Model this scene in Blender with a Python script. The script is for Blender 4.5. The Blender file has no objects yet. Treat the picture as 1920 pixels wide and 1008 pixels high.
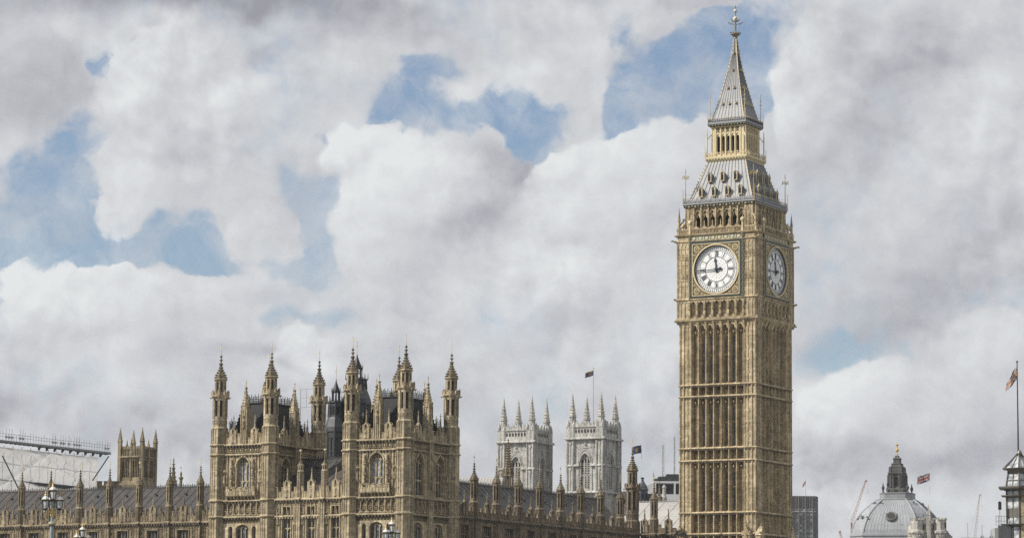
import bpy, math, random
from mathutils import Matrix, Vector
R = math.radians
PI = math.pi
random.seed(7)
sc = bpy.context.scene
COL = sc.collection

# ------------------------------------------------------------------ camera
PITCH, ROLL, FPX, CZ = 0.1346, 0.0089, 5722.2, 2.0
cam_d = bpy.data.cameras.new('camera')
cam = bpy.data.objects.new('camera', cam_d)
COL.objects.link(cam)
cam_d.sensor_width = 36.0
cam_d.lens = 36.0 * FPX / 1920.0
cam_d.clip_start = 1.0
cam_d.clip_end = 20000.0
cam.matrix_world = Matrix.Translation((0, 0, CZ)) @ Matrix.Rotation(PI / 2 + PITCH, 4, 'X') @ Matrix.Rotation(ROLL, 4, 'Z')
sc.camera = cam

# ------------------------------------------------------------------ sky (world)
SUN_AZ = R(-104.0)       # measured clockwise from +Y (the view direction); negative is to the left
SUN_EL = R(41.0)
sdir = Vector((math.sin(SUN_AZ) * math.cos(SUN_EL), math.cos(SUN_AZ) * math.cos(SUN_EL), math.sin(SUN_EL)))
sc.view_settings.view_transform = 'Standard'
sc.view_settings.look = 'None'
sc.view_settings.exposure = 0.22
sc.view_settings.gamma = 1.0
sc.cycles.use_denoising = False
sc.cycles.max_bounces = 5
sc.cycles.volume_bounces = 0

SKY_STRENGTH = 0.10
w = bpy.data.worlds.new('World')
sc.world = w
w.cycles.sampling_method = 'MANUAL'
w.cycles.sample_map_resolution = 256
w.use_nodes = True
nt = w.node_tree
nt.nodes.clear()
NN = nt.nodes.new
LK = nt.links.new


def wmath(op, a, b=None, c=None, clamp=False):
    n = NN('ShaderNodeMath'); n.operation = op; n.use_clamp = clamp
    for i, s in enumerate((a, b, c)):
        if s is None: continue
        if isinstance(s, (int, float)): n.inputs[i].default_value = s
        else: LK(s, n.inputs[i])
    return n.outputs[0]


def wmap(v, a, b, c=0.0, d=1.0, smooth=True):
    n = NN('ShaderNodeMapRange')
    n.interpolation_type = 'SMOOTHSTEP' if smooth else 'LINEAR'
    LK(v, n.inputs[0])
    for i, s in enumerate((a, b, c, d)): n.inputs[i + 1].default_value = s
    return n.outputs[0]


def wmix(f, a, b):
    n = NN('ShaderNodeMix'); n.data_type = 'RGBA'
    if isinstance(f, (int, float)): n.inputs[0].default_value = f
    else: LK(f, n.inputs[0])
    for k, s in ((6, a), (7, b)):
        if isinstance(s, tuple): n.inputs[k].default_value = (*s, 1)
        else: LK(s, n.inputs[k])
    return n.outputs[2]


def wnoise(vec, scale, detail=8, rough=.55, dist=0.0, col=False):
    n = NN('ShaderNodeTexNoise')
    LK(vec, n.inputs['Vector'])
    n.inputs['Scale'].default_value = scale; n.inputs['Detail'].default_value = detail
    n.inputs['Roughness'].default_value = rough; n.inputs['Distortion'].default_value = dist
    return n.outputs['Color' if col else 'Fac']


def wvec(op, a, b, sc_=None):
    n = NN('ShaderNodeVectorMath'); n.operation = op
    for i, s in enumerate((a, b)):
        if s is None: continue
        if isinstance(s, tuple): n.inputs[i].default_value = s
        else: LK(s, n.inputs[i])
    if sc_ is not None: n.inputs['Scale'].default_value = sc_
    return n.outputs[0]


tc = NN('ShaderNodeTexCoord')
sep = NN('ShaderNodeSeparateXYZ'); LK(tc.outputs['Generated'], sep.inputs[0])
ay = wmath('ADD', wmath('ABSOLUTE', sep.outputs[1]), 0.12)
# gnomonic direction coordinates: u to the right of north, v up (a real place on the sky)
cu = wmath('MULTIPLY', wmath('DIVIDE', sep.outputs[0], ay), 5.722 * 1.12)
cv = wmath('MULTIPLY', wmath('DIVIDE', sep.outputs[2], ay), 5.722 * 1.12)
comb = NN('ShaderNodeCombineXYZ'); LK(cu, comb.inputs[0]); LK(cv, comb.inputs[1])
P0 = comb.outputs[0]


def wvor2(vec, scale):
    n = NN('ShaderNodeTexVoronoi'); n.feature = 'SMOOTH_F1'; n.voronoi_dimensions = '2D'
    LK(vec, n.inputs['Vector'])
    n.inputs['Scale'].default_value = scale; n.inputs['Detail'].default_value = 2.0; n.inputs['Smoothness'].default_value = .4
    return n.outputs['Distance']


def warp(P, scale, amt, detail, off):
    n = wnoise(wvec('ADD', P, off), scale, detail, .6, col=True)
    d = wvec('SUBTRACT', n, (0.5, 0.5, 0.5))
    return wvec('ADD', P, wvec('SCALE', d, None, amt))


P1 = warp(P0, 3.2, 0.16, 4, (3.1, 1.7, 0))
P1 = warp(P1, 12.0, 0.09, 9, (9.1, 4.7, 0))
P2 = warp(P0, 2.6, 0.30, 3, (1.1, 7.7, 0))
P2 = warp(P2, 9.0, 0.06, 6, (1.1, 7.7, 0))

bg = bpy.data.node_groups.new('cloud_patch', 'ShaderNodeTree')
# the running total travels in the z of the vector, so that the patches are worked out one after another
for nm, ty in (('V', 'NodeSocketVector'), ('Loc', 'NodeSocketVector'), ('Rot', 'NodeSocketVector'), ('Rad', 'NodeSocketVector'), ('Amp', 'NodeSocketVector')):
    bg.interface.new_socket(nm, in_out='INPUT', socket_type=ty)
bg.interface.new_socket('Out', in_out='OUTPUT', socket_type='NodeSocketVector')
gi = bg.nodes.new('NodeGroupInput'); go = bg.nodes.new('NodeGroupOutput')
gm = bg.nodes.new('ShaderNodeMapping'); gm.vector_type = 'TEXTURE'
gl = bg.nodes.new('ShaderNodeVectorMath'); gl.operation = 'LENGTH'
gr = bg.nodes.new('ShaderNodeMapRange'); gr.interpolation_type = 'SMOOTHSTEP'
gr.inputs[1].default_value = 0.0; gr.inputs[2].default_value = 1.0
gr.inputs[3].default_value = 1.0; gr.inputs[4].default_value = 0.0
ga = bg.nodes.new('ShaderNodeVectorMath'); ga.operation = 'MULTIPLY_ADD'
bl = bg.links.new
bl(gi.outputs['V'], gm.inputs[0]); bl(gi.outputs['Loc'], gm.inputs[1]); bl(gi.outputs['Rot'], gm.inputs[2]); bl(gi.outputs['Rad'], gm.inputs[3])
bl(gm.outputs[0], gl.inputs[0]); bl(gl.outputs['Value'], gr.inputs[0])
bl(gr.outputs[0], ga.inputs[0]); bl(gi.outputs['Amp'], ga.inputs[1]); bl(gi.outputs['V'], ga.inputs[2]); bl(ga.outputs[0], go.inputs[0])


def bearing(x, y):
    """direction of a cloud, worked out as a place on the sky plan"""
    X2 = (x - 960) / 1000.0; Y2 = (504 - y) / 1000.0
    c, s = math.cos(ROLL), math.sin(ROLL)
    X = X2 * c - Y2 * s; Y = X2 * s + Y2 * c
    d = Vector((X, 5.722 * math.cos(PITCH) - Y * math.sin(PITCH), 5.722 * math.sin(PITCH) + Y * math.cos(PITCH)))
    L = d.length
    k = 5.722 * 1.12 / (d.y / L + 0.12) / L
    return (d.x * k, d.z * k, 0)


def patches(P, lst):
    prev = wvec('MULTIPLY', P, (1, 1, 0))
    for (x, y, rx, ry, rot, amp) in lst:
        g = NN('ShaderNodeGroup'); g.node_tree = bg
        LK(prev, g.inputs['V'])
        g.inputs['Loc'].default_value = bearing(x, y)
        g.inputs['Rot'].default_value = (0, 0, R(rot))
        g.inputs['Rad'].default_value = (rx / 1000.0, ry / 1000.0, 1e6)
        g.inputs['Amp'].default_value = (0, 0, amp)
        prev = g.outputs[0]
    n = NN('ShaderNodeSeparateXYZ'); LK(prev, n.inputs[0])
    return n.outputs[2]


# clear blue gaps
HOLES = [
    (1300, 110, 200, 180, 0, 1.5), (1220, 190, 130, 110, 0, 1.1), (1380, 60, 130, 120, 0, 1.0), (1170, 60, 70, 80, 0, .7), (1400, 190, 70, 90, 0, .9), (1180, 200, 80, 80, 0, .6),
    (805, 130, 100, 60, -20, 1.3), (765, 195, 80, 85, 0, 1.4), (880, 215, 140, 65, 0, 1.3), (975, 225, 110, 80, -30, 1.4), (990, 290, 75, 70, 0, 1.3), (1045, 225, 85, 80, 0, 1.0),
    (110, 290, 130, 120, 40, 1.4), (50, 345, 150, 90, 0, 1.2), (165, 235, 90, 80, 0, 1.2), (262, 78, 40, 30, 0, 1.1), (195, 115, 60, 50, 30, 1.1),
    (50, 445, 180, 110, 0, 1.6), (120, 395, 100, 110, 0, 1.2), (300, 435, 260, 85, -5, 1.5), (370, 470, 240, 50, 0, 1.1), (230, 475, 220, 40, 0, .9), (170, 430, 90, 60, 0, .8),
    (560, 360, 85, 80, 0, 1.15), (605, 430, 75, 95, 0, 1.2), (570, 485, 110, 45, 0, .9), (638, 255, 40, 40, 0, 1.0), (620, 330, 50, 60, 0, .7),
    (520, 600, 140, 55, 0, .75), (620, 590, 100, 35, 0, .6), (1540, 670, 120, 65, 10, .75), (5, 575, 45, 75, 0, .9), (1690, 680, 45, 70, 0, .6), (1260, 740, 60, 40, 0, .3),
]
# pale puffs standing in the gaps
PUFFS = [(1240, 20, 130, 50, 0, .8), (860, 165, 90, 40, -20, .5), (850, 240, 50, 60, 0, .5), (70, 410, 50, 50, 40, .8), (1260, 130, 20, 60, 30, .35), (1450, 230, 60, 60, 0, .3),
         (185, 400, 90, 80, 0, .5), (465, 430, 70, 90, 0, .6), (480, 468, 130, 14, 0, .3), (1250, 250, 60, 40, 0, .6), (720, 250, 60, 30, 0, .5), (905, 260, 60, 45, 0, .7), (1110, 270, 100, 60, 20, .5), (740, 90, 90, 40, 0, .3)]
DARK = [
    (300, -10, 700, 75, 0, .95), (720, 40, 330, 90, -4, .55), (60, 170, 130, 170, 20, .45), (280, 168, 90, 25, 0, .35), (490, 120, 130, 60, 20, .35), (320, 310, 190, 50, 0, .4),
    (870, 350, 190, 130, 0, .4), (900, 290, 90, 60, 0, .35), (1660, 160, 260, 130, 0, .28), (1560, 30, 200, 90, 0, .22), (1760, 90, 120, 120, 0, .25), (1580, 250, 160, 50, 0, .3),
    (40, 725, 170, 75, 0, .6), (470, 655, 120, 34, -5, .65), (350, 660, 120, 70, 0, .3), (30, 510, 60, 120, 0, -.2), (1690, 575, 330, 90, 0, .48), (1560, 620, 200, 50, 0, .3), (1850, 500, 150, 160, 0, .12),
    (1680, 865, 300, 70, 0, .5), (1850, 850, 200, 90, 0, .4), (1530, 860, 120, 60, 0, .35), (1580, 930, 160, 60, 0, .3), (1680, 780, 90, 70, 0, .18), (260, 800, 500, 90, 0, .35), (620, 760, 500, 90, 0, .3), (1150, 800, 400, 120, 0, .35), (350, 870, 400, 70, 0, .3), (560, 540, 260, 50, 0, .18), (200, 590, 260, 50, 0, .12),
]
BRIGHT = [
    (370, 150, 170, 130, 0, .75), (330, 240, 200, 90, 0, .5), (200, 400, 120, 70, 0, .5), (240, 340, 120, 50, 0, .4), (690, 300, 110, 110, 0, .8), (660, 400, 100, 90, 0, .5), (530, 200, 80, 90, 0, .35), (490, 470, 60, 60, 0, .4),
    (110, 520, 170, 55, 0, .8), (60, 600, 130, 80, 0, .5), (1180, 330, 190, 130, 0, .5), (1050, 310, 110, 70, 0, .45), (1050, 150, 150, 110, 0, .45), (1100, 60, 60, 90, 0, .3), (1530, 110, 120, 110, 0, .65), (1700, 60, 100, 60, 0, .2), (1850, 220, 120, 130, 0, .4), (1700, 330, 200, 60, 0, .3),
    (610, 640, 140, 50, 0, .55), (560, 620, 80, 40, 0, .4), (1620, 740, 200, 110, 0, .65), (1540, 730, 80, 70, 0, .4), (1850, 660, 150, 120, 0, .5), (1080, 470, 250, 130, 0, .35), (900, 540, 250, 110, 0, .3), (330, 540, 180, 90, 0, .3), (1310, 500, 90, 200, 0, .25), (1800, 950, 160, 60, 0, .3), (1550, 960, 90, 60, 0, .3),
]
# heaped clouds, each with a crisp billowing crown and a soft grey foot:
# (bearing x, height y, half width, half height, turn of the crown, tone, shade, cover)
HEAPS = [
    (60, 210, 150, 160, 0, .42, .10, .7), (900, 350, 150, 120, 0, .40, .12, .9), (1040, 130, 160, 120, -65, .68, .15, .75), (1300, 2, 95, 28, 0, .45, .1, .8),
    (340, 250, 215, 190, 60, .74, .16, .85), (300, 130, 130, 75, 20, .78, .14, .8), (205, 395, 78, 62, 150, .80, .10, .8), (500, 360, 110, 90, 150, .66, .12, .7), (495, 460, 62, 60, 20, .72, .12, .8),
    (820, 440, 225, 205, 25, .86, .34, 1.0), (670, 300, 70, 55, 10, .88, .1, .9), (1110, 400, 150, 150, -5, .76, .18, .95), (1060, 300, 60, 48, 20, .84, .12, .9), (1230, 330, 105, 95, -10, .80, .18, .95), (1345, 300, 80, 70, 0, .70, .15, .9),
    (240, 620, 300, 138, 0, .82, .26, .95), (70, 530, 75, 48, 20, .95, .12, .9), (200, 520, 90, 38, 5, .84, .1, .8), (395, 560, 110, 70, 0, .72, .15, .7),
    (1570, 150, 165, 140, 70, .74, .22, .8), (1520, 220, 90, 80, 60, .72, .14, .7), (1850, 230, 150, 150, 20, .70, .16, .6),
    (600, 655, 105, 48, 10, .80, .22, .8), (560, 620, 45, 32, 10, .82, .1, .7), (1640, 790, 160, 125, 15, .80, .26, .9), (1560, 760, 75, 60, 20, .84, .14, .85), (1870, 700, 170, 130, 20, .72, .2, .6), (1560, 960, 90, 50, 20, .8, .2, .6),
]
cg = bpy.data.node_groups.new('heaped_cloud', 'ShaderNodeTree')
for nm, ty in (('V', 'NodeSocketVector'), ('G', 'NodeSocketFloat'), ('Loc', 'NodeSocketVector'), ('Rot', 'NodeSocketVector'), ('Rad', 'NodeSocketVector'), ('Tone', 'NodeSocketFloat'), ('Shade', 'NodeSocketFloat'), ('Cover', 'NodeSocketFloat')):
    cg.interface.new_socket(nm, in_out='INPUT', socket_type=ty)
cg.interface.new_socket('V', in_out='OUTPUT', socket_type='NodeSocketVector')
cg.interface.new_socket('G', in_out='OUTPUT', socket_type='NodeSocketFloat')
ci = cg.nodes.new('NodeGroupInput'); co_ = cg.nodes.new('NodeGroupOutput')


def cgn(typ, op=None, ins=(), **kw):
    n = cg.nodes.new(typ)
    if op: n.operation = op
    for k_, v_ in kw.items(): setattr(n, k_, v_)
    for i, s_ in enumerate(ins):
        if s_ is None: continue
        if isinstance(s_, (int, float, tuple)): n.inputs[i].default_value = s_
        else: cg.links.new(s_, n.inputs[i])
    return n


c_m = cgn('ShaderNodeMapping', None, (ci.outputs['V'], ci.outputs['Loc'], ci.outputs['Rot'], ci.outputs['Rad']), vector_type='TEXTURE')
c_d = cgn('ShaderNodeVectorMath', 'LENGTH', (c_m.outputs[0],))
c_s = cgn('ShaderNodeSeparateXYZ', None, (c_m.outputs[0],))
c_e = cgn('ShaderNodeMapRange', None, (c_d.outputs['Value'], .74, 1.03, 1.0, 0.0), interpolation_type='SMOOTHSTEP')
c_f = cgn('ShaderNodeMapRange', None, (c_s.outputs[1], -.85, .35, 0.0, 1.0), interpolation_type='SMOOTHSTEP')
c_a = cgn('ShaderNodeMath', 'MULTIPLY', (c_e.outputs[0], c_f.outputs[0]))
c_a2 = cgn('ShaderNodeMath', 'MULTIPLY', (c_a.outputs[0], ci.outputs['Cover']))
c_g = cgn('ShaderNodeMapRange', None, (c_s.outputs[1], 1.0, -.6, 0.0, 1.0))
c_x = cgn('ShaderNodeMath', 'MULTIPLY_ADD', (c_s.outputs[0], .25, c_g.outputs[0]))
c_t0 = cgn('ShaderNodeMath', 'MULTIPLY', (c_x.outputs[0], ci.outputs['Shade']))
c_t = cgn('ShaderNodeMath', 'MULTIPLY', (c_t0.outputs[0], 1.35))
c_t2 = cgn('ShaderNodeMath', 'SUBTRACT', (ci.outputs['Tone'], c_t.outputs[0]))
c_z = cgn('ShaderNodeSeparateXYZ', None, (ci.outputs['V'],))
c_q = cgn('ShaderNodeMath', 'SUBTRACT', (c_t2.outputs[0], c_z.outputs[2]))
c_k = cgn('ShaderNodeMath', 'MULTIPLY', (c_q.outputs[0], c_a2.outputs[0]))
c_v = cgn('ShaderNodeVectorMath', 'MULTIPLY_ADD', (c_k.outputs[0], (0, 0, 1), ci.outputs['V']))
c_o = cgn('ShaderNodeMath', 'MULTIPLY', (c_a2.outputs[0], 1.1))
c_n = cgn('ShaderNodeMath', 'SUBTRACT', (ci.outputs['G'], c_o.outputs[0]))
cg.links.new(c_v.outputs[0], co_.inputs[0]); cg.links.new(c_n.outputs[0], co_.inputs[1])

base = wmath('SUBTRACT', wmath('MULTIPLY', patches(P2, BRIGHT), .22), wmath('MULTIPLY', patches(P2, DARK), .46))
n1 = wnoise(P2, 1.6, 5, .5)
base = wmath('ADD', wmath('ADD', base, .60), wmath('MULTIPLY', wmath('SUBTRACT', n1, .5), .5))
hol = patches(P1, HOLES)
hol = wmath('ADD', hol, wmath('MULTIPLY', wmath('SUBTRACT', wnoise(P2, 2.6, 7, .62), .5), 1.5))
P3 = warp(P0, 4.0, 0.15, 3, (2.2, 5.7, 0))
Pn = P3
P3 = warp(P3, 11.0, 0.085, 10, (7.1, .7, 0))
cz = NN('ShaderNodeVectorMath'); cz.operation = 'MULTIPLY_ADD'
cz.inputs[1].default_value = (0, 0, 1); LK(base, cz.inputs[0]); LK(wvec('MULTIPLY', P3, (1, 1, 0)), cz.inputs[2])
V_, G_ = cz.outputs[0], hol
for (x, y, rx, ry, rot, tone_, shade_, cov_) in HEAPS:
    Lc = bearing(x, y)
    gq = NN('ShaderNodeGroup'); gq.node_tree = cg
    LK(V_, gq.inputs['V']); LK(G_, gq.inputs['G'])
    gq.inputs['Loc'].default_value = Lc; gq.inputs['Rot'].default_value = (0, 0, R(rot)); gq.inputs['Rad'].default_value = (rx / 1000.0, ry / 1000.0, 1e6)
    gq.inputs['Tone'].default_value = tone_; gq.inputs['Shade'].default_value = shade_; gq.inputs['Cover'].default_value = cov_
    V_, G_ = gq.outputs[0], gq.outputs[1]
vz = NN('ShaderNodeSeparateXYZ'); LK(V_, vz.inputs[0])
puff = patches(P1, PUFFS)
n4 = wnoise(Pn, 5.5, 12, .64)
n4b = wnoise(wvec('ADD', Pn, (.018, -.026, 0)), 5.5, 12, .64)
fine = wmath('SUBTRACT', n4, .5)
gw = wmap(G_, -.35, .45, .12, 1.0)
gsum = wmath('ADD', wmath('SUBTRACT', G_, puff), wmath('MULTIPLY', wmath('MULTIPLY', fine, 2.2), gw))
Pv = warp(P0, 9.0, .06, 6, (4.4, 2.2, 0))
gsum = wmath('ADD', gsum, wmath('MULTIPLY', wmath('MULTIPLY', wmath('SUBTRACT', wvor2(Pv, 9.0), .72), .8), gw))
gap = wmap(gsum, -.05, .85)
veil = wmath('MULTIPLY', gap, wmap(wnoise(P2, 4.0, 11, .66), .36, .62, .97, .42))
t = wmath('ADD', vz.outputs[2], wmath('MULTIPLY', fine, .16))
t = wmath('ADD', t, wmath('MULTIPLY', wmath('SUBTRACT', n4, n4b), .42))
t = wmath('ADD', wmath('MULTIPLY', wmath('SUBTRACT', t, .60), 1.5), .69)


def wvor(vec, scale):
    n = NN('ShaderNodeTexVoronoi'); n.feature = 'SMOOTH_F1'; n.voronoi_dimensions = '2D'
    LK(vec, n.inputs['Vector'])
    n.inputs['Scale'].default_value = scale; n.inputs['Detail'].default_value = 3.0
    n.inputs['Roughness'].default_value = .55; n.inputs['Lacunarity'].default_value = 2.1
    n.inputs['Smoothness'].default_value = .5
    return n.outputs['Distance']


# rounded puffs, lit from the upper left
vb = wvor(Pv, 5.0); vb2 = wvor(wvec('ADD', Pv, (-.022, .03, 0)), 5.0)
pm = wmap(wnoise(P2, 2.0, 3, .5), .38, .62, .15, 1.0)
t = wmath('ADD', t, wmath('MULTIPLY', wmath('MULTIPLY', wmath('SUBTRACT', vb2, vb), pm), .42))
t = wmath('ADD', t, wmath('MULTIPLY', wmath('MULTIPLY', wmath('SUBTRACT', .66, vb), pm), .07))
ramp = NN('ShaderNodeValToRGB')
LK(t, ramp.inputs[0])
cr = ramp.color_ramp
cr.elements[0].position = 0.0; cr.elements[0].color = (.32, .325, .355, 1)
cr.elements[1].position = 1.0; cr.elements[1].color = (.76, .78, .79, 1)
for p_, c_ in ((.25, (.425, .432, .468)), (.5, (.525, .538, .57)), (.75, (.635, .65, .67))):
    e = cr.elements.new(p_); e.color = (*c_, 1)
sky = NN('ShaderNodeTexSky'); sky.sky_type = 'NISHITA'; sky.sun_disc = False
sky.sun_elevation = SUN_EL; sky.sun_rotation = SUN_AZ
sky.air_density = 1.0; sky.dust_density = 0.6; sky.ozone_density = 2.0
skyc = NN('ShaderNodeMix'); skyc.data_type = 'RGBA'; skyc.blend_type = 'MULTIPLY'; skyc.inputs[0].default_value = 1.0
LK(sky.outputs[0], skyc.inputs[6]); skyc.inputs[7].default_value = (.87, .86, .89, 1)
cl = wvec('SCALE', ramp.outputs[0], None, .885 / SKY_STRENGTH)
final = wmix(veil, cl, skyc.outputs[2])
bgn = NN('ShaderNodeBackground'); bgn.inputs[1].default_value = SKY_STRENGTH
LK(final, bgn.inputs[0])
wo = NN('ShaderNodeOutputWorld'); LK(bgn.outputs[0], wo.inputs[0])

# ------------------------------------------------------------------ sun
sl = bpy.data.lights.new('sun', 'SUN')
sl.energy = 5.0; sl.angle = R(0.6); sl.color = (1.0, .94, .84)
so = bpy.data.objects.new('sun', sl); COL.objects.link(so)
so.rotation_euler = (-sdir).to_track_quat('-Z', 'Y').to_euler()
so.location = (-60, 0, 150)

# ------------------------------------------------------------------ materials
MATS = {}


def nodemat(name):
    m = bpy.data.materials.new(name); m.use_nodes = True
    t_ = m.node_tree; b = t_.nodes['Principled BSDF']
    MATS[name] = m
    return m, t_, b


def mk(t_, typ, **kw):
    n = t_.nodes.new(typ)
    for k, v in kw.items():
        if hasattr(n, k): setattr(n, k, v)
        else: n.inputs[k.replace('_', ' ')].default_value = v
    return n


def mmath(t_, op, a, b):
    n = t_.nodes.new('ShaderNodeMath'); n.operation = op
    for i, s in enumerate((a, b)):
        if isinstance(s, (int, float)): n.inputs[i].default_value = s
        else: t_.links.new(s, n.inputs[i])
    return n.outputs[0]


def mmix(t_, f, a, b, mode='MIX'):
    n = t_.nodes.new('ShaderNodeMix'); n.data_type = 'RGBA'; n.blend_type = mode
    if isinstance(f, (int, float)): n.inputs[0].default_value = f
    else: t_.links.new(f, n.inputs[0])
    for k, s in ((6, a), (7, b)):
        if isinstance(s, tuple): n.inputs[k].default_value = (*s, 1)
        else: t_.links.new(s, n.inputs[k])
    return n.outputs[2]


def mrange(t_, v, a, b, c=0., d=1.):
    n = t_.nodes.new('ShaderNodeMapRange'); t_.links.new(v, n.inputs[0])
    for i, s in enumerate((a, b, c, d)): n.inputs[i + 1].default_value = s
    return n.outputs[0]


def stone(name, c1, c2, soot, sootamt=.5, bw=.95, bh=.38, block=.5, bump=.35):
    m, t_, b = nodemat(name)
    co0 = t_.nodes.new('ShaderNodeTexCoord').outputs['Object']
    oi = t_.nodes.new('ShaderNodeObjectInfo')
    va = t_.nodes.new('ShaderNodeVectorMath'); va.operation = 'MULTIPLY_ADD'
    t_.links.new(oi.outputs['Random'], va.inputs[0]); va.inputs[1].default_value = (57., 91., 0.); t_.links.new(co0, va.inputs[2])
    co = va.outputs[0]      # every carved piece weathers in its own way
    sp = t_.nodes.new('ShaderNodeSeparateXYZ'); t_.links.new(co, sp.inputs[0])
    cm = t_.nodes.new('ShaderNodeCombineXYZ')
    t_.links.new(mmath(t_, 'ADD', sp.outputs[0], sp.outputs[1]), cm.inputs[0]); t_.links.new(sp.outputs[2], cm.inputs[1])
    br = mk(t_, 'ShaderNodeTexBrick'); t_.links.new(cm.outputs[0], br.inputs[0])
    br.inputs['Color1'].default_value = (1, 1, 1, 1); br.inputs['Color2'].default_value = (1 - block, 1 - block, 1 - block, 1)
    br.inputs['Mortar'].default_value = (.68, .66, .62, 1); br.inputs['Scale'].default_value = 1.0
    br.inputs['Mortar Size'].default_value = .012; br.inputs['Brick Width'].default_value = bw; br.inputs['Row Height'].default_value = bh
    n1 = mk(t_, 'ShaderNodeTexNoise', Scale=.55, Detail=9.0, Roughness=.7); t_.links.new(co, n1.inputs[0])
    base = mmix(t_, mrange(t_, n1.outputs[0], .40, .60), c1, c2)
    base = mmix(t_, .65, base, br.outputs[0], 'MULTIPLY')
    mp = t_.nodes.new('ShaderNodeMapping'); mp.inputs[3].default_value = (1.6, 1.6, .13); t_.links.new(co, mp.inputs[0])
    n2 = mk(t_, 'ShaderNodeTexNoise', Scale=1.0, Detail=7.0, Roughness=.65); t_.links.new(mp.outputs[0], n2.inputs[0])
    n3 = mk(t_, 'ShaderNodeTexNoise', Scale=2.4, Detail=8.0, Roughness=.7); t_.links.new(co, n3.inputs[0])
    s = mmath(t_, 'ADD', mmath(t_, 'MULTIPLY', n2.outputs[0], .6), mmath(t_, 'MULTIPLY', n3.outputs[0], .4))
    base = mmix(t_, mrange(t_, s, .44, .61, 0, sootamt), base, soot)
    t_.links.new(base, b.inputs['Base Color'])
    b.inputs['Roughness'].default_value = .92
    b.inputs['Specular IOR Level'].default_value = .2
    n4 = mk(t_, 'ShaderNodeTexNoise', Scale=5.0, Detail=5.0); t_.links.new(co, n4.inputs[0])
    hs = mmath(t_, 'ADD', n4.outputs[0], mmath(t_, 'MULTIPLY', br.outputs[1], -.5))
    bm = t_.nodes.new('ShaderNodeBump'); bm.inputs['Strength'].default_value = bump; bm.inputs['Distance'].default_value = .12
    t_.links.new(hs, bm.inputs['Height']); t_.links.new(bm.outputs[0], b.inputs['Normal'])
    return m


def plain(name, c, rough=.6, metal=0., var=.25, scale=2.0, spec=.4, c2=None):
    m, t_, b = nodemat(name)
    co = t_.nodes.new('ShaderNodeTexCoord').outputs['Object']
    n1 = mk(t_, 'ShaderNodeTexNoise', Scale=scale, Detail=6.0, Roughness=.65); t_.links.new(co, n1.inputs[0])
    c2 = c2 or tuple(x * (1 - var) for x in c)
    t_.links.new(mmix(t_, mrange(t_, n1.outputs[0], .35, .65), c2, c), b.inputs['Base Color'])
    b.inputs['Roughness'].default_value = rough; b.inputs['Metallic'].default_value = metal
    b.inputs['Specular IOR Level'].default_value = spec
    return m


def sheetroof(name, c1, c2, stain, bw, bh, rough=.55, staint=.62):
    """metal or slate roof: plates laid in courses (x across, z up the slope)"""
    m, t_, b = nodemat(name)
    co = t_.nodes.new('ShaderNodeTexCoord').outputs['Object']
    sp = t_.nodes.new('ShaderNodeSeparateXYZ'); t_.links.new(co, sp.inputs[0])
    cm = t_.nodes.new('ShaderNodeCombineXYZ')
    t_.links.new(mmath(t_, 'ADD', sp.outputs[0], 0.0), cm.inputs[0]); t_.links.new(sp.outputs[2], cm.inputs[1])
    br = mk(t_, 'ShaderNodeTexBrick'); t_.links.new(cm.outputs[0], br.inputs[0])
    br.offset = 0.0
    br.inputs['Color1'].default_value = (*c1, 1); br.inputs['Color2'].default_value = (*c2, 1)
    br.inputs['Mortar'].default_value = tuple(x * .45 for x in c1) + (1,); br.inputs['Scale'].default_value = 1.0
    br.inputs['Mortar Size'].default_value = .018; br.inputs['Brick Width'].default_value = bw; br.inputs['Row Height'].default_value = bh
    n1 = mk(t_, 'ShaderNodeTexNoise', Scale=.8, Detail=6.0, Roughness=.65); t_.links.new(co, n1.inputs[0])
    n2 = mk(t_, 'ShaderNodeTexNoise', Scale=3.5, Detail=4.0, Roughness=.6); t_.links.new(co, n2.inputs[0])
    c = mmix(t_, mrange(t_, n2.outputs[0], .3, .7, 0, .35), br.outputs[0], tuple(x * 1.5 for x in c2))
    c = mmix(t_, mrange(t_, n1.outputs[0], staint, staint + .07, 0, .75), c, stain)
    t_.links.new(c, b.inputs['Base Color'])
    b.inputs['Roughness'].default_value = rough
    b.inputs['Specular IOR Level'].default_value = .3
    bm = t_.nodes.new('ShaderNodeBump'); bm.inputs['Strength'].default_value = .4; bm.inputs['Distance'].default_value = .05
    t_.links.new(n2.outputs[0], bm.inputs['Height']); t_.links.new(bm.outputs[0], b.inputs['Normal'])
    return m


def glassy(name, c, c2, rough=.12, scale=.9):
    m, t_, b = nodemat(name)
    co = t_.nodes.new('ShaderNodeTexCoord').outputs['Object']
    n1 = mk(t_, 'ShaderNodeTexNoise', Scale=scale, Detail=2.0); t_.links.new(co, n1.inputs[0])
    t_.links.new(mmix(t_, mrange(t_, n1.outputs[0], .4, .6), c, c2), b.inputs['Base Color'])
    b.inputs['Roughness'].default_value = rough
    b.inputs['Specular IOR Level'].default_value = .8
    n2 = mk(t_, 'ShaderNodeTexNoise', Scale=2.5, Detail=3.0); t_.links.new(co, n2.inputs[0])
    bm = t_.nodes.new('ShaderNodeBump'); bm.inputs['Strength'].default_value = .25; bm.inputs['Distance'].default_value = .05
    t_.links.new(n2.outputs[0], bm.inputs['Height']); t_.links.new(bm.outputs[0], b.inputs['Normal'])
    return m


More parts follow.
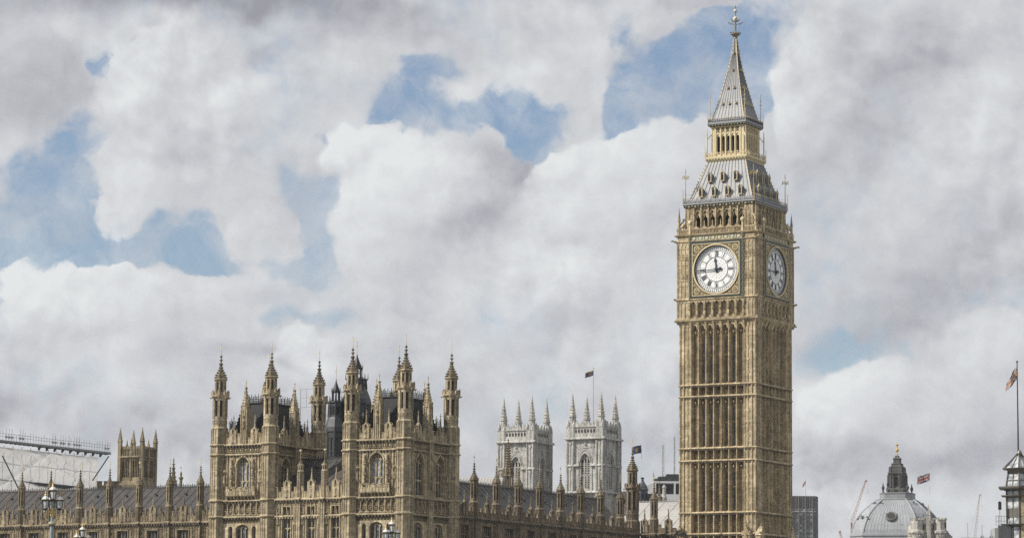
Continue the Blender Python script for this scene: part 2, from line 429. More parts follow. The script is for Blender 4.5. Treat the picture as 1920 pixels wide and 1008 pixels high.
S_CLOCK = stone('honey_limestone', (.64, .535, .36), (.46, .365, .225), (.115, .095, .07), .72, block=.5)
S_CLOCKB = stone('stain_shade_limestone', (.37, .295, .19), (.25, .195, .12), (.065, .053, .042), .72, block=.5)  # bay backs: recess shade as well as grime put into the darker colour
S_PAL = stone('palace_limestone', (.57, .485, .34), (.41, .335, .215), (.10, .088, .07), .76, block=.5)
S_PALB = stone('grime_shade_limestone', (.27, .22, .14), (.18, .145, .09), (.05, .045, .037), .75, block=.5)  # panel backgrounds: painted recess shade mixed with grime
S_CAP = stone('weathered_cap_stone', (.28, .235, .165), (.19, .158, .11), (.055, .05, .042), .75, block=.3)
S_WING = stone('weathered_limestone', (.36, .30, .205), (.235, .19, .125), (.065, .057, .047), .78, block=.45)
S_BROWN = stone('brown_limestone', (.31, .255, .18), (.215, .172, .12), (.06, .052, .043), .72, block=.45)  # right wing's shade, with some soot, put into a darker base colour
S_SOOT_SHADE = stone('soot_shade_limestone', (.19, .165, .13), (.12, .105, .085), (.04, .036, .032), .65, block=.3)  # dark colour carries soot plus painted shade under the ledges
S_PALE = stone('abbey_stone', (.54, .535, .51), (.40, .395, .375), (.11, .107, .10), .8, 1.2, .45, .22)
S_GUILD = stone('portland_stone', (.58, .56, .51), (.44, .42, .38), (.13, .12, .11), .7, 1.0, .4, .28)
S_DARK = stone('blackened_stone', (.13, .13, .13), (.08, .08, .08), (.035, .035, .035), .5, .9, .4, .3)
M_VOID = plain('dark_opening', (.012, .012, .013), .8, var=.4)
M_LOUV = plain('belfry_louvre', (.035, .03, .026), .8, var=.4)
M_GLASS = glassy('leaded_glass', (.028, .030, .034), (.13, .137, .145), .25, 2.6)  # lighter noise tone paints varied reflections into the panes
M_GLASSL = glassy('bright_window_glass', (.17, .185, .20), (.38, .40, .42), .4, 2.2)
M_SLATE = sheetroof('slate_roof', (.056, .054, .055), (.036, .035, .036), (.095, .06, .042), 1.18, .62, .55, .56)
M_IRON = sheetroof('dark_iron_roof', (.024, .026, .030), (.016, .017, .020), (.04, .04, .045), .8, .9, .75)
M_GREY = sheetroof('grey_tile_roof', (.082, .080, .080), (.055, .054, .055), (.11, .10, .085), 1.42, .6)
M_PALE = sheetroof('pale_lead_roof', (.34, .335, .32), (.29, .285, .275), (.15, .14, .13), 2.4, 1.1)
M_CAST = sheetroof('cast_iron_tile_roof', (.28, .287, .30), (.21, .217, .23), (.22, .21, .19), 3.1, 1.4, .5)
M_JOINT = plain('dark_roof_joint', (.095, .098, .105), .6)
M_LEAD = sheetroof('lead_dome_sheet', (.27, .285, .305), (.22, .232, .25), (.11, .115, .12), .9, 2.2, .5)
M_GOLD = plain('gilding', (.62, .47, .22), .38, .55, .35, 6., c2=(.42, .30, .12))
M_GILT = plain('worn_gilt_stone', (.66, .56, .36), .6, .15, .4, 5.)
M_GREEN = plain('dark_blue_green_paint', (.035, .05, .048), .45, .1)
M_BLACK = plain('black_ironwork', (.018, .019, .022), .5, .2)
M_OPAL = plain('opal_glass', (.78, .79, .79), .25, 0, .06, 3.)
M_HAND = plain('clock_ironwork', (.028, .035, .048), .5, .1)
M_LIFT = plain('clock_numerals', (.11, .115, .13), .5, .1)
M_WHITE = plain('white_paint', (.62, .63, .63), .4, 0, .15, 4.)
M_SHEET = plain('white_sheeting', (.84, .84, .85), .7, 0, .16, .6)
_t = M_SHEET.node_tree
_tr = _t.nodes.new('ShaderNodeBsdfTranslucent'); _tr.inputs[0].default_value = (.86, .86, .86, 1)
_mx = _t.nodes.new('ShaderNodeMixShader'); _mx.inputs[0].default_value = .27
_t.links.new(_t.nodes['Principled BSDF'].outputs[0], _mx.inputs[1]); _t.links.new(_tr.outputs[0], _mx.inputs[2])
_t.links.new(_mx.outputs[0], _t.nodes['Material Output'].inputs[0])
M_STEEL = plain('scaffold_steel', (.30, .31, .32), .45, .5)
M_DSTEEL = plain('dark_steel', (.05, .052, .055), .5, .4)
M_RED = plain('crane_red', (.42, .20, .16), .5, 0, .3)
M_CWHITE = plain('crane_cream', (.50, .44, .40), .5, 0, .2)
M_BRONZE = plain('bronze_cladding', (.15, .14, .125), .45, .3)
M_CONC = plain('pale_concrete', (.33, .33, .33), .8, 0, .2, 1.)
M_DCONC = plain('grey_cladding', (.11, .115, .12), .6, 0, .25, 1.)
M_OFFG = glassy('office_glass', (.10, .115, .13), (.26, .28, .30), .2, .35)
M_BLUE = plain('flag_blue', (.035, .05, .12), .8, 0, .2)
M_FRED = plain('flag_red', (.42, .06, .04), .8, 0, .2)
M_FWHT = plain('flag_white', (.62, .60, .57), .8, 0, .1)
M_ORG = plain('flag_orange', (.55, .22, .09), .8, 0, .2)
M_YEL = plain('flag_gold', (.50, .33, .06), .8, 0, .2)
M_GREENP = plain('pale_green_paint', (.30, .35, .34), .4, 0, .2, 6.)
M_LGLASS = glassy('lantern_glass', (.45, .46, .46), (.74, .75, .74), .15, 6.)
M_GROUND = plain('ground_paving', (.27, .26, .24), .9, 0, .4, .05)
M_WATER = plain('river_water', (.045, .05, .04), .12, 0, .3, .1)


# ------------------------------------------------------------------ mesh builder
class MB:
    def __init__(s):
        s.v = []; s.f = []; s.T = Matrix.Identity(4); s.smooth = False

    def at(s, x=0, y=0, z=0, a=0, base=None):
        s.T = (base if base is not None else Matrix.Identity(4)) @ Matrix.Translation((x, y, z)) @ Matrix.Rotation(a, 4, 'Z')
        return s

    def add(s, vs, fs):
        n = len(s.v); T = s.T
        for p in vs: s.v.append((T @ Vector(p))[:])
        for f in fs: s.f.append([i + n for i in f])

    def box(s, x0, x1, y0, y1, z0, z1):
        s.add([(x0, y0, z0), (x1, y0, z0), (x1, y1, z0), (x0, y1, z0), (x0, y0, z1), (x1, y0, z1), (x1, y1, z1), (x0, y1, z1)],
              [(0, 3, 2, 1), (4, 5, 6, 7), (0, 1, 5, 4), (1, 2, 6, 5), (2, 3, 7, 6), (3, 0, 4, 7)])

    def hull(s, b, t):
        """b, t: (x0,x1,y0,y1,z) rectangles"""
        a = [(b[0], b[2], b[4]), (b[1], b[2], b[4]), (b[1], b[3], b[4]), (b[0], b[3], b[4])]
        c = [(t[0], t[2], t[4]), (t[1], t[2], t[4]), (t[1], t[3], t[4]), (t[0], t[3], t[4])]
        s.add(a + c, [(0, 3, 2, 1), (4, 5, 6, 7), (0, 1, 5, 4), (1, 2, 6, 5), (2, 3, 7, 6), (3, 0, 4, 7)])

    def poly(s, pts, y0, y1):
        """pts in x,z counter-clockwise seen from the front (-y)"""
        n = len(pts)
        vs = [(p[0], y0, p[1]) for p in pts] + [(p[0], y1, p[1]) for p in pts]
        fs = [tuple(range(n)), tuple(range(2 * n - 1, n - 1, -1))]
        fs += [(i, i + n, (i + 1) % n + n, (i + 1) % n) for i in range(n)]
        s.add(vs, fs)

    def rings(s, rings, cap=True):
        n = len(rings[0]); vs = []; fs = []
        for r in rings: vs += r
        for k in range(len(rings) - 1):
            a = k * n; b = a + n
            for i in range(n):
                j = (i + 1) % n
                fs.append((a + i, a + j, b + j, b + i))
        if cap:
            fs.append(tuple(range(n - 1, -1, -1)))
            fs.append(tuple(range(len(vs) - n, len(vs))))
        s.add(vs, fs)

    def lathe(s, cx, cy, prof, n=8, rot=None):
        rot = PI / n if rot is None else rot
        s.rings([[(cx + r * math.cos(rot + 2 * PI * i / n), cy + r * math.sin(rot + 2 * PI * i / n), z) for i in range(n)] for r, z in prof])

    def sq(s, prof, cx=0, cy=0):
        s.rings([[(cx - h, cy - h, z), (cx + h, cy - h, z), (cx + h, cy + h, z), (cx - h, cy + h, z)] for h, z in prof])

    def rect(s, hx, hy, prof):
        """prof: (offset, z) of a rectangle hx,hy"""
        s.rings([[(-hx - o, -hy - o, z), (hx + o, -hy - o, z), (hx + o, hy + o, z), (-hx - o, hy + o, z)] for o, z in prof])

    def beam(s, p, q, r, n=4, r2=None):
        p = Vector(p); q = Vector(q); d = (q - p)
        if d.length < 1e-6: return
        d.normalize()
        a = d.orthogonal().normalized(); b = d.cross(a); r2 = r if r2 is None else r2
        s.rings([[(c + (a * math.cos(2 * PI * i / n) + b * math.sin(2 * PI * i / n)) * rr)[:] for i in range(n)] for c, rr in ((p, r), (q, r2))])

    def octa(s, x, y, z, r, h=None):
        h = h or r
        s.add([(x + r, y, z), (x, y + r, z), (x - r, y, z), (x, y - r, z), (x, y, z + h), (x, y, z - h)],
              [(0, 1, 4), (1, 2, 4), (2, 3, 4), (3, 0, 4), (1, 0, 5), (2, 1, 5), (3, 2, 5), (0, 3, 5)])

    def build(s, name, mat, parent=None, label=None):
        me = bpy.data.meshes.new(name)
        me.from_pydata(s.v, [], s.f)
        mats = mat if isinstance(mat, (list, tuple)) else [mat]
        for m in mats: me.materials.append(m)
        if s.smooth: me.polygons.foreach_set('use_smooth', [True] * len(me.polygons))
        o = bpy.data.objects.new(name, me); COL.objects.link(o)
        if parent: o.parent = parent
        if label: o['label'] = label
        return o


def thing(name, label, cat, loc=(0, 0, 0), rz=0.0, group=None):
    o = bpy.data.objects.new(name, None); COL.objects.link(o)
    o.location = loc; o.rotation_euler = (0, 0, rz); o.empty_display_size = 2
    o['label'] = label; o['category'] = cat
    if group: o['group'] = group
    return o


def tag(o, label=None, cat=None, group=None, kind=None):
    for k, v in (('label', label), ('category', cat), ('group', group), ('kind', kind)):
        if v: o[k] = v
    return o


def copy_tree(o, parent=None):
    c = o.copy(); COL.objects.link(c); c.parent = parent
    for ch in list(o.children): copy_tree(ch, c)
    return c


def face(k, h):
    """frame of side k of a square tower of half width h: x along the side, y into the wall, z up"""
    return Matrix.Rotation(k * PI / 2, 4, 'Z') @ Matrix.Translation((0, -h, 0))


def arc(a, h, n=7):
    """pointed arch from (-a,0) over (0,h) to (a,0); low arches become four-centred"""
    L = []
    for i in range(n + 1):
        tt = i / n
        if h >= a:
            rr = (a * a + h * h) / (2 * a); cx = -a + rr
            th = math.atan2(h, 0 - cx)
            ang = PI + (th - PI) * tt
            L.append((cx + rr * math.cos(ang), rr * math.sin(ang)))
        else:
            x = -a + a * tt
            L.append((x, h * (1 - abs(x / a) ** 2.2) ** .6 * (.9 + .1 * tt)))
    L[-1] = (0, h)
    return L + [(-x, z) for x, z in L[-2::-1]]


def wall_arch(m, x0, x1, z0, z1, cx, w_, zs, zr, rise, y0, y1):
    """wall x0..x1, z0..z1 with an opening w_ wide, sill zs, springing zr, rise of the head"""
    a = w_ / 2
    if zs > z0: m.box(x0, x1, y0, y1, z0, zs)
    m.box(x0, cx - a, y0, y1, zs, zr); m.box(cx + a, x1, y0, y1, zs, zr)
    if rise <= 0:
        m.box(x0, x1, y0, y1, zr, z1); return
    A = [(cx + x, zr + z) for x, z in arc(a, rise)]
    h = len(A) // 2
    left = [(x0, zr)] + A[:h + 1] + [(cx, z1), (x0, z1)]
    right = [(x1, z1), (cx, z1)] + A[h:] + [(x1, zr)]
    for Q in (left, right):
        m.poly(Q, y0, y1)


def hood(m, cx, w_, zr, rise, y0, y1, t=.09):
    A = arc(w_ / 2, rise); B = arc(w_ / 2 + t, rise + t * 1.3)
    for i in range(len(A) - 1):
        m.poly([(cx + A[i][0], zr + A[i][1]), (cx + A[i + 1][0], zr + A[i + 1][1]), (cx + B[i + 1][0], zr + B[i + 1][1]), (cx + B[i][0], zr + B[i][1])], y0, y1)


def window(parent, F, cx, w_, z0, zr, rise, lights, trans, y, stone_m, glass_m=None, name='window', mw=.09, trac=True):
    """mullions, transoms and tracery in one mesh, its pane a child"""
    m = MB(); m.T = F
    a = w_ / 2; lw = w_ / lights

    def top(x):
        if rise <= 0: return zr
        A = arc(a, rise, 12); x = max(-a, min(a, x))
        for i in range(len(A) - 1):
            if A[i][0] <= x <= A[i + 1][0] + 1e-6:
                tt = (x - A[i][0]) / max(1e-6, A[i + 1][0] - A[i][0])
                return zr + A[i][1] + tt * (A[i + 1][1] - A[i][1])
        return zr
    hs = rise * .18
    for i in range(1, lights):
        x = -a + lw * i
        m.box(cx + x - mw / 2, cx + x + mw / 2, y, y + .12, z0, top(x) - .02)
    for tz in trans:
        m.box(cx - a, cx + a, y - .01, y + .13, tz - .06, tz + .06)
        for i in range(lights):
            c = cx - a + lw * (i + .5)
            for sg in (-1, 1):
                m.poly([(c + sg * lw / 2, tz - .06), (c + sg * lw / 2, tz - .06 - lw * .55), (c + sg * lw * .12, tz - .06)][::sg], y + .02, y + .09)
    if trac:
        for i in range(lights):
            c = cx - a + lw * (i + .5)
            zt = min(top(c - cx - lw * .35), top(c - cx + lw * .35)) - .05 if rise > 0 else zr
            if rise > 0: zt = min(zt, zr + rise * .42)
            for sg in (-1, 1):
                m.poly([(c + sg * lw / 2, zt), (c + sg * lw / 2, zt - lw * .75), (c + sg * lw * .36, zt - lw * .3), (c + sg * lw * .04, zt)][::sg], y + .015, y + .10)
            if rise > 0:
                zz = top(c - cx)
                if zz - zt > .2:
                    m.box(c - mw * .35, c + mw * .35, y + .01, y + .10, zt, zz)
                    m.box(c - lw / 2, c + lw / 2, y + .005, y + .105, zt - .04, zt + .04)
    o = m.build(name, stone_m, parent)
    g = MB(); g.T = F
    A = [(cx + x, zr + z) for x, z in arc(a + .02, rise)] if rise > 0 else [(cx - a - .02, zr), (cx + a + .02, zr)]
    g.poly([(cx - a - .02, z0 - .02), (cx + a + .02, z0 - .02)] + A[::-1], y + .16, y + .2)
    g.build('pane', glass_m or M_GLASS, o)
    return o


def panels(m, x0, x1, n, z0, z1, y, d=.12, w_=.09, head=True, foot=False):
    """blind tracery: ribs with little arched heads in front of a wall plane y"""
    p = (x1 - x0) / n
    for i in range(n + 1):
        x = x0 + p * i
        m.box(x - w_ / 2, x + w_ / 2, y - d, y + .02, z0, z1)
    if head:
        for i in range(n):
            c = x0 + p * (i + .5); h = min(p * .6, (z1 - z0) * .4)
            for sg in (-1, 1):
                m.poly([(c + sg * p / 2, z1), (c + sg * p / 2, z1 - h), (c + sg * p * .3, z1 - h * .35), (c + sg * p * .02, z1)][::sg], y - d * .75, y + .01)
                if foot:
                    m.poly([(c + sg * p / 2, z0), (c + sg * p * .02, z0), (c + sg * p * .3, z0 + h * .35), (c + sg * p / 2, z0 + h)][::sg], y - d * .75, y + .01)


def quatre(m, cx, cz, r, y, d=.07):
    """a raised square frame with a cusped cross: reads as a quatrefoil"""
    t_ = r * .18
    m.box(cx - r, cx + r, y - d, y, cz - r, cz - r + t_); m.box(cx - r, cx + r, y - d, y, cz + r - t_, cz + r)
    m.box(cx - r, cx - r + t_, y - d, y, cz - r + t_, cz + r - t_); m.box(cx + r - t_, cx + r, y - d, y, cz - r + t_, cz + r - t_)
    m.poly([(cx, cz - r * .5), (cx + r * .5, cz), (cx, cz + r * .5), (cx - r * .5, cz)], y - d, y)


def stringc(m, x0, x1, y, z, h=.24, p=.28, boss=.55):
    """moulded string course with a weathered top and small bosses beneath"""
    m.add([(x0, y - p, z), (x1, y - p, z), (x1, y + .05, z), (x0, y + .05, z), (x0, y - p, z + h * .45), (x1, y - p, z + h * .45), (x1, y + .05, z + h), (x0, y + .05, z + h)],
          [(0, 3, 2, 1), (4, 5, 6, 7), (0, 1, 5, 4), (1, 2, 6, 5), (2, 3, 7, 6), (3, 0, 4, 7)])
    d = getattr(m, 'dirt', m)  # lower row is coloured darker for underside shade and soot
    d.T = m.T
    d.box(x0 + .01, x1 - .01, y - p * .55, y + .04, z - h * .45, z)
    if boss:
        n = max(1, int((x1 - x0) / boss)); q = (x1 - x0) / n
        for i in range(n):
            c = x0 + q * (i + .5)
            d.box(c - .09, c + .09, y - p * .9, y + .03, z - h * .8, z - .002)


def crockets(m, cx, cy, prof, n=8, rot=None, step=.45, r=.1, zmin=None):
    """leafy knobs up the edges of a spirelet described by prof (r, z)"""
    rot = PI / n if rot is None else rot
    z0 = prof[0][1] + step * .5
    z = z0
    while z < prof[-1][1] - .05:
        for k in range(len(prof) - 1):
            if prof[k][1] <= z <= prof[k + 1][1] and prof[k + 1][1] > prof[k][1]:
                tt = (z - prof[k][1]) / (prof[k + 1][1] - prof[k][1])
                rr = prof[k][0] + tt * (prof[k + 1][0] - prof[k][0])
                q = r * (.55 + .45 * min(1, rr / max(.01, prof[0][0])))
                for i in range(n):
                    a = rot + 2 * PI * i / n
                    m.octa(cx + (rr + q * .5) * math.cos(a), cy + (rr + q * .5) * math.sin(a), z, q, q * .8)
                break
        z += step


def pinnacle(m, cx, cy, z0, z1, zt, hw, n=4, cr=True):
    """square or octagonal shaft z0..z1 with gablets and a crocketed spirelet to zt"""
    rr = hw * (1.414 if n == 4 else 1.08)
    m.lathe(cx, cy, [(rr, z0), (rr, z1)], n)
    m.lathe(cx, cy, [(rr * 1.25, z1), (rr * 1.3, z1 + .08), (rr * 1.1, z1 + .14)], n)
    L = zt - z1 - .14
    prof = [(rr * .98, z1 + .14), (rr * .55, z1 + .14 + L * .42), (rr * .16, z1 + .14 + L * .86), (rr * .12, zt)]
    m.lathe(cx, cy, prof, n)
    if cr: crockets(m, cx, cy, prof[:3], n, step=max(.22, L / 6), r=hw * .38)
    m.octa(cx, cy, zt - L * .10, hw * .42, hw * .3)


def vane(parent, x, y, z0, z1, flag=True, name='weather_vane', mat=None):
    m = MB()
    m.lathe(x, y, [(.035, z0 - .1), (.022, z1)], 5)
    m.octa(x, y, z0 + .12, .06)
    zf = z0 + (z1 - z0) * .55
    if flag:
        m.box(x - .20, x - .03, y - .012, y + .012, zf, zf + .2)
        m.box(x + .03, x + .16, y - .02, y + .02, zf + .08, zf + .14)
    return m.build(name, mat or M_GILT, parent)


def turret(parent, cx, cy, r, z0, zb, zp, zs, tip, top=None, upper=None, stone_m=None, bands=(), slot=.34, zv=None, panelz=None, label=None):
    """octagonal turret.  z0..zb solid panelled base, zb..zp panel tier, zp..zs open slots,
    upper = (gallery z, r2, slots top) an upper lantern; then an ogee cap up to tip and a vane to zv"""
    S = stone_m or S_PAL
    m = MB(); m.at(cx, cy); lv = MB(); lv.at(cx, cy)
    k = 1 / math.cos(PI / 8)
    m.lathe(0, 0, [(r * k, z0), (r * k, zb), (r * k * .93, zb + .18)], 8)
    for i in range(8):
        a = PI / 8 + i * PI / 4
        m.beam((r * k * math.cos(a), r * k * math.sin(a), z0), (r * k * math.cos(a), r * k * math.sin(a), zb), r * .085, 4)
    # panelled faces
    pz = panelz or [z0 + j * 2.2 for j in range(max(1, int((zb - z0) / 2.2) + 1))]
    fw = 2 * r * math.tan(PI / 8)
    for i in range(8):
        F = Matrix.Translation((cx, cy, 0)) @ Matrix.Rotation(i * PI / 4, 4, 'Z') @ Matrix.Translation((0, -r, 0))
        mm = MB(); mm.T = F
        zz = sorted(set([q for q in pz if q < zb - .4])) + [zb]
        for j in range(len(zz) - 1):
            panels(mm, -fw * .42, fw * .42, 2, zz[j] + .08, zz[j + 1] - .05, 0, .06, .07)
        n0 = len(m.v); m.v += mm.v; m.f += [[q + n0 for q in f] for f in mm.f]
    for zz in bands:
        m.lathe(0, 0, [(r * k * 1.0, zz - .1), (r * k + .24, zz), (r * k + .24, zz + .12), (r * k, zz + .26)], 8)
    r1 = r * .88
    m.lathe(0, 0, [(r * k + .05, zb + .02), (r * k + .05, zb + .1), (r1 * k, zb + .3), (r1 * k, zp)], 8)
    for i in range(8):
        F = Matrix.Translation((cx, cy, 0)) @ Matrix.Rotation(i * PI / 4, 4, 'Z') @ Matrix.Translation((0, -r1, 0))
        mm = MB(); mm.T = F
        if zp - zb > .8:
            quatre(mm, 0, (zb + zp) / 2 + .15, fw * .3, 0, .05)
        n0 = len(m.v); m.v += mm.v; m.f += [[q + n0 for q in f] for f in mm.f]
    # open stage: eight piers round a dark louvred core

    def stage(ra, za, zc, zt):
        f2 = 2 * ra * math.tan(PI / 8)
        lv.lathe(0, 0, [(ra * k * .80, za + .01), (ra * k * .80, zc - .01)], 8)
        m.lathe(0, 0, [(ra * k, zc - (zc - za) * .12), (ra * k, zc)], 8)
        m.lathe(0, 0, [(ra * k * 1.02, za - .01), (ra * k * 1.02, za + (zc - za) * .07)], 8)
        for i in range(8):
            a = PI / 8 + i * PI / 4
            x, y = ra * k * math.cos(a), ra * k * math.sin(a)
            T0 = m.T
            m.T = T0 @ Matrix.Rotation(a, 4, 'Z')
            m.box(ra * k * .74, ra * k * 1.03, -f2 * (.5 - slot), f2 * (.5 - slot), za, zc)
            m.T = T0 @ Matrix.Rotation(a - PI / 8, 4, 'Z') @ Matrix.Translation((0, -ra, 0)) if False else T0
    stage(r1, zp, zs, None)
    z = zs
    rc = r1
    if upper:
        zg, r2, zu = upper
        m.lathe(0, 0, [(r1 * k, zs - .05), (r1 * k + .16, zs + .1), (r * k + .12, zs + .2), (r * k + .12, zs + .38), (r * k, zs + .4)], 8)
        for i in range(8):
            a = PI / 8 + i * PI / 4
            m.T = Matrix.Translation((cx, cy, 0)) @ Matrix.Rotation(a, 4, 'Z')
            m.box(r * k - .12, r * k + .1, -.13, .13, zs + .3, zg + .02)
            m.octa(r * k, 0, zg + .1, .13, .22)
            m.box(r * k + .05, r * k + .3, -.07, .07, zs - .02, zs + .12)
            m.T = Matrix.Translation((cx, cy, 0)) @ Matrix.Rotation(a + PI / 8, 4, 'Z')
            m.box(r - .14, r - .02, -fw * .42, fw * .42, zs + .35, zs + (zg - zs) * .72)
        m.at(cx, cy)
        m.lathe(0, 0, [(r2 * k, zs + .2), (r2 * k, zg)], 8)
        stage(r2, zg, zu, None)
        z = zu; rc = r2
    # cap
    H = tip - z
    m.lathe(0, 0, [(rc * k, z - .04), (rc * k + .18 * r, z + .1), (rc * k + .22 * r, z + .22), (rc * k + .04, z + .3)], 8)
    body = m.build('turret', S, parent, label)
    lv.build('louvre', M_LOUV, body)
    c = MB(); c.at(cx, cy)
    q = rc * k
    prof = [(q * 1.0, z + .28), (q * .90, z + H * .20), (q * .64, z + H * .31), (q * .42, z + H * .41), (q * .27, z + H * .52), (q * .16, z + H * .66), (q * .11, z + H * .82), (q * .07, tip)]
    c.lathe(0, 0, prof, 8)
    crockets(c, 0, 0, prof[:6], 8, step=H * .095, r=.17 * r)
    for fz, fr in ((.66, .42), (.80, .34), (.93, .26)):
        c.lathe(0, 0, [(q * .14, z + H * fz - .1), (q * fr, z + H * fz), (q * fr, z + H * fz + .05), (q * .12, z + H * fz + .14)], 8)
    c.build('spirelet', S_CAP, body)
    if zv: vane(body, cx, cy, tip, zv)
    return body


def cresting(m, x0, x1, y, z, h, step=.3, along='x'):
    n = max(1, int(abs(x1 - x0) / step)); q = (x1 - x0) / n
    for i in range(n + 1):
        x = x0 + q * i
        hh = h * (1.0 if i % 2 == 0 else .68)
        if along == 'x':
            m.box(x - .025, x + .025, y - .02, y + .02, z, z + hh); m.octa(x, y, z + hh, .07, .1)
            if i % 2 == 0: m.box(x - .09, x + .09, y - .015, y + .015, z + hh * .72, z + hh * .8)
        else:
            m.box(y - .02, y + .02, x - .025, x + .025, z, z + hh); m.octa(y, x, z + hh, .07, .1)
            if i % 2 == 0: m.box(y - .015, y + .015, x - .09, x + .09, z + hh * .72, z + hh * .8)
    a, b = min(x0, x1), max(x0, x1)
    for zz in (.12, .42):
        if along == 'x': m.box(a, b, y - .018, y + .018, z + h * zz, z + h * zz + .05)
        else: m.box(y - .018, y + .018, a, b, z + h * zz, z + h * zz + .05)


def statue(m, cx, y, z, h):
    """a small draped figure in a niche"""
    m.lathe(cx, y, [(h * .17, z), (h * .14, z + h * .35), (h * .17, z + h * .7), (h * .07, z + h * .8), (h * .09, z + h * .88), (h * .05, z + h)], 6)


def gable(m, cx, y, z0, z1, w_, zf, th=.25):
    """gabled niche breaking a parapet, with a finial to zf"""
    a = w_ / 2
    m.poly([(cx - a, z0), (cx - a * .3, z0), (cx - a * .3, z1 - .25), (cx, z1 - .02), (cx, z1 + .12), (cx - a, z1 - .35)], y - .12, y + th)
    m.poly([(cx + a * .3, z0), (cx + a, z0), (cx + a, z1 - .35), (cx, z1 + .12), (cx, z1 - .02), (cx + a * .3, z1 - .25)], y - .12, y + th)
    m.box(cx - a * .3, cx + a * .3, y + .06, y + th, z0, z1 - .2)
    statue(m, cx, y - .02, z0 + .15, (z1 - z0) * .62)
    for s_ in (-1, 1):
        m.octa(cx + s_ * a, y + .04, z1 - .25, .13, .2)
        m.octa(cx + s_ * a * .5, y + .04, z1 - .02, .09, .1)
    m.lathe(cx, y + .06, [(.12, z1), (.10, z1 + (zf - z1) * .5), (.04, zf - .25)], 6)
    m.octa(cx, y + .06, zf - .22, .15, .12); m.octa(cx, y + .06, zf, .08, .12)


def parapet(m, x0, x1, y, z0, z1, step=.62, th=.22, skip=()):
    """pierced battlement: low panelled wall and alternating merlons"""
    n = max(1, int(round((x1 - x0) / step))); q = (x1 - x0) / n
    zl = z0 + (z1 - z0) * .58
    m.box(x0, x1, y, y + th, z0, zl)
    for i in range(n):
        c = x0 + q * (i + .5)
        if any(abs(c - sx) < sw for sx, sw in skip): continue
        m.box(c - q * .5 - .03, c - q * .5 + .03, y - .05, y, z0 + .04, zl)
        if i % 2 == 0:
            m.box(c - q * .46, c + q * .46, y, y + th, zl, z1)
            m.box(c - q * .52, c + q * .52, y - .06, y + th + .05, z1, z1 + .09)
            m.box(c - .03, c + .03, y - .045, y, zl, z1)
        else:
            m.box(c - q * .46, c + q * .46, y - .05, y + th + .03, zl, zl + .07)
            m.box(c - .12, c + .12, y - .03, y - .001, z0 + .15, zl - .12)


def slope(m, x0, x1, y0, z0, y1, z1, rib=1.18, th=.2, x0t=None, x1t=None):
    """a roof slope rising away from the eaves with standing seams"""
    x0t = x0 if x0t is None else x0t; x1t = x1 if x1t is None else x1t
    m.add([(x0, y0, z0), (x1, y0, z0), (x1t, y1, z1), (x0t, y1, z1), (x0, y0, z0 - th), (x1, y0, z0 - th), (x1t, y1, z1 - th), (x0t, y1, z1 - th)],
          [(0, 1, 2, 3), (7, 6, 5, 4), (4, 5, 1, 0), (5, 6, 2, 1), (6, 7, 3, 2), (7, 4, 0, 3)])
    n = max(1, int((x1 - x0) / rib))
    for i in range(1, n):
        x = x0 + (x1 - x0) * i / n
        m.beam((x, y0, z0 + .02), (x, y1, z1 + .02), .05, 4)


# ------------------------------------------------------------------ ground and river
PHI = 0.5193
RZ = -PHI
AX = Vector((math.cos(PHI), -math.sin(PHI), 0)); BX = Vector((math.sin(PHI), math.cos(PHI), 0))
PC = Vector((-12.4978, 365.0, 0))


def plan(u, v):
    """point on the palace plan: u to the right along its river front, v away from the river"""
    return PC + AX * u + BX * v


g = MB()
g.add([(-7000, 338, 0), (7000, 338, 0), (7000, 12000, 0), (-7000, 12000, 0)], [(0, 1, 2, 3)])
tag(g.build('ground', M_GROUND), 'paved ground around the palace', None, None, 'structure')
g = MB()
g.add([(-7000, -3000, -3), (7000, -3000, -3), (7000, 338, -3), (-7000, 338, -3)], [(0, 1, 2, 3)])
tag(g.build('river', M_WATER), 'river in front of the palace', None, None, 'structure')
tag(thing('embankment_wall', 'long low stone embankment wall along the river', 'wall', (0, 337.5, 0)))
g = MB(); g.box(-700, 700, -.5, .5, -3.4, 0.9)
g.build('wall', S_WING, bpy.data.objects['embankment_wall'])


# ------------------------------------------------------------------ clock tower
hz = MB(); hz.box(-7100, 7100, -3100, 12100, -4.4, 102.0)
hzm = bpy.data.materials.new('thin_haze'); hzm.use_nodes = True
hn = hzm.node_tree; hn.nodes.clear()
hv = hn.nodes.new('ShaderNodeVolumePrincipled'); hv.inputs['Color'].default_value = (.86, .89, .94, 1)
hv.inputs['Density'].default_value = .00006; hv.inputs['Anisotropy'].default_value = .1
ho = hn.nodes.new('ShaderNodeOutputMaterial'); hn.links.new(hv.outputs[0], ho.inputs['Volume'])
tag(hz.build('haze', hzm), 'thin pale air between the bridge and the far roofs', None, None, 'stuff')


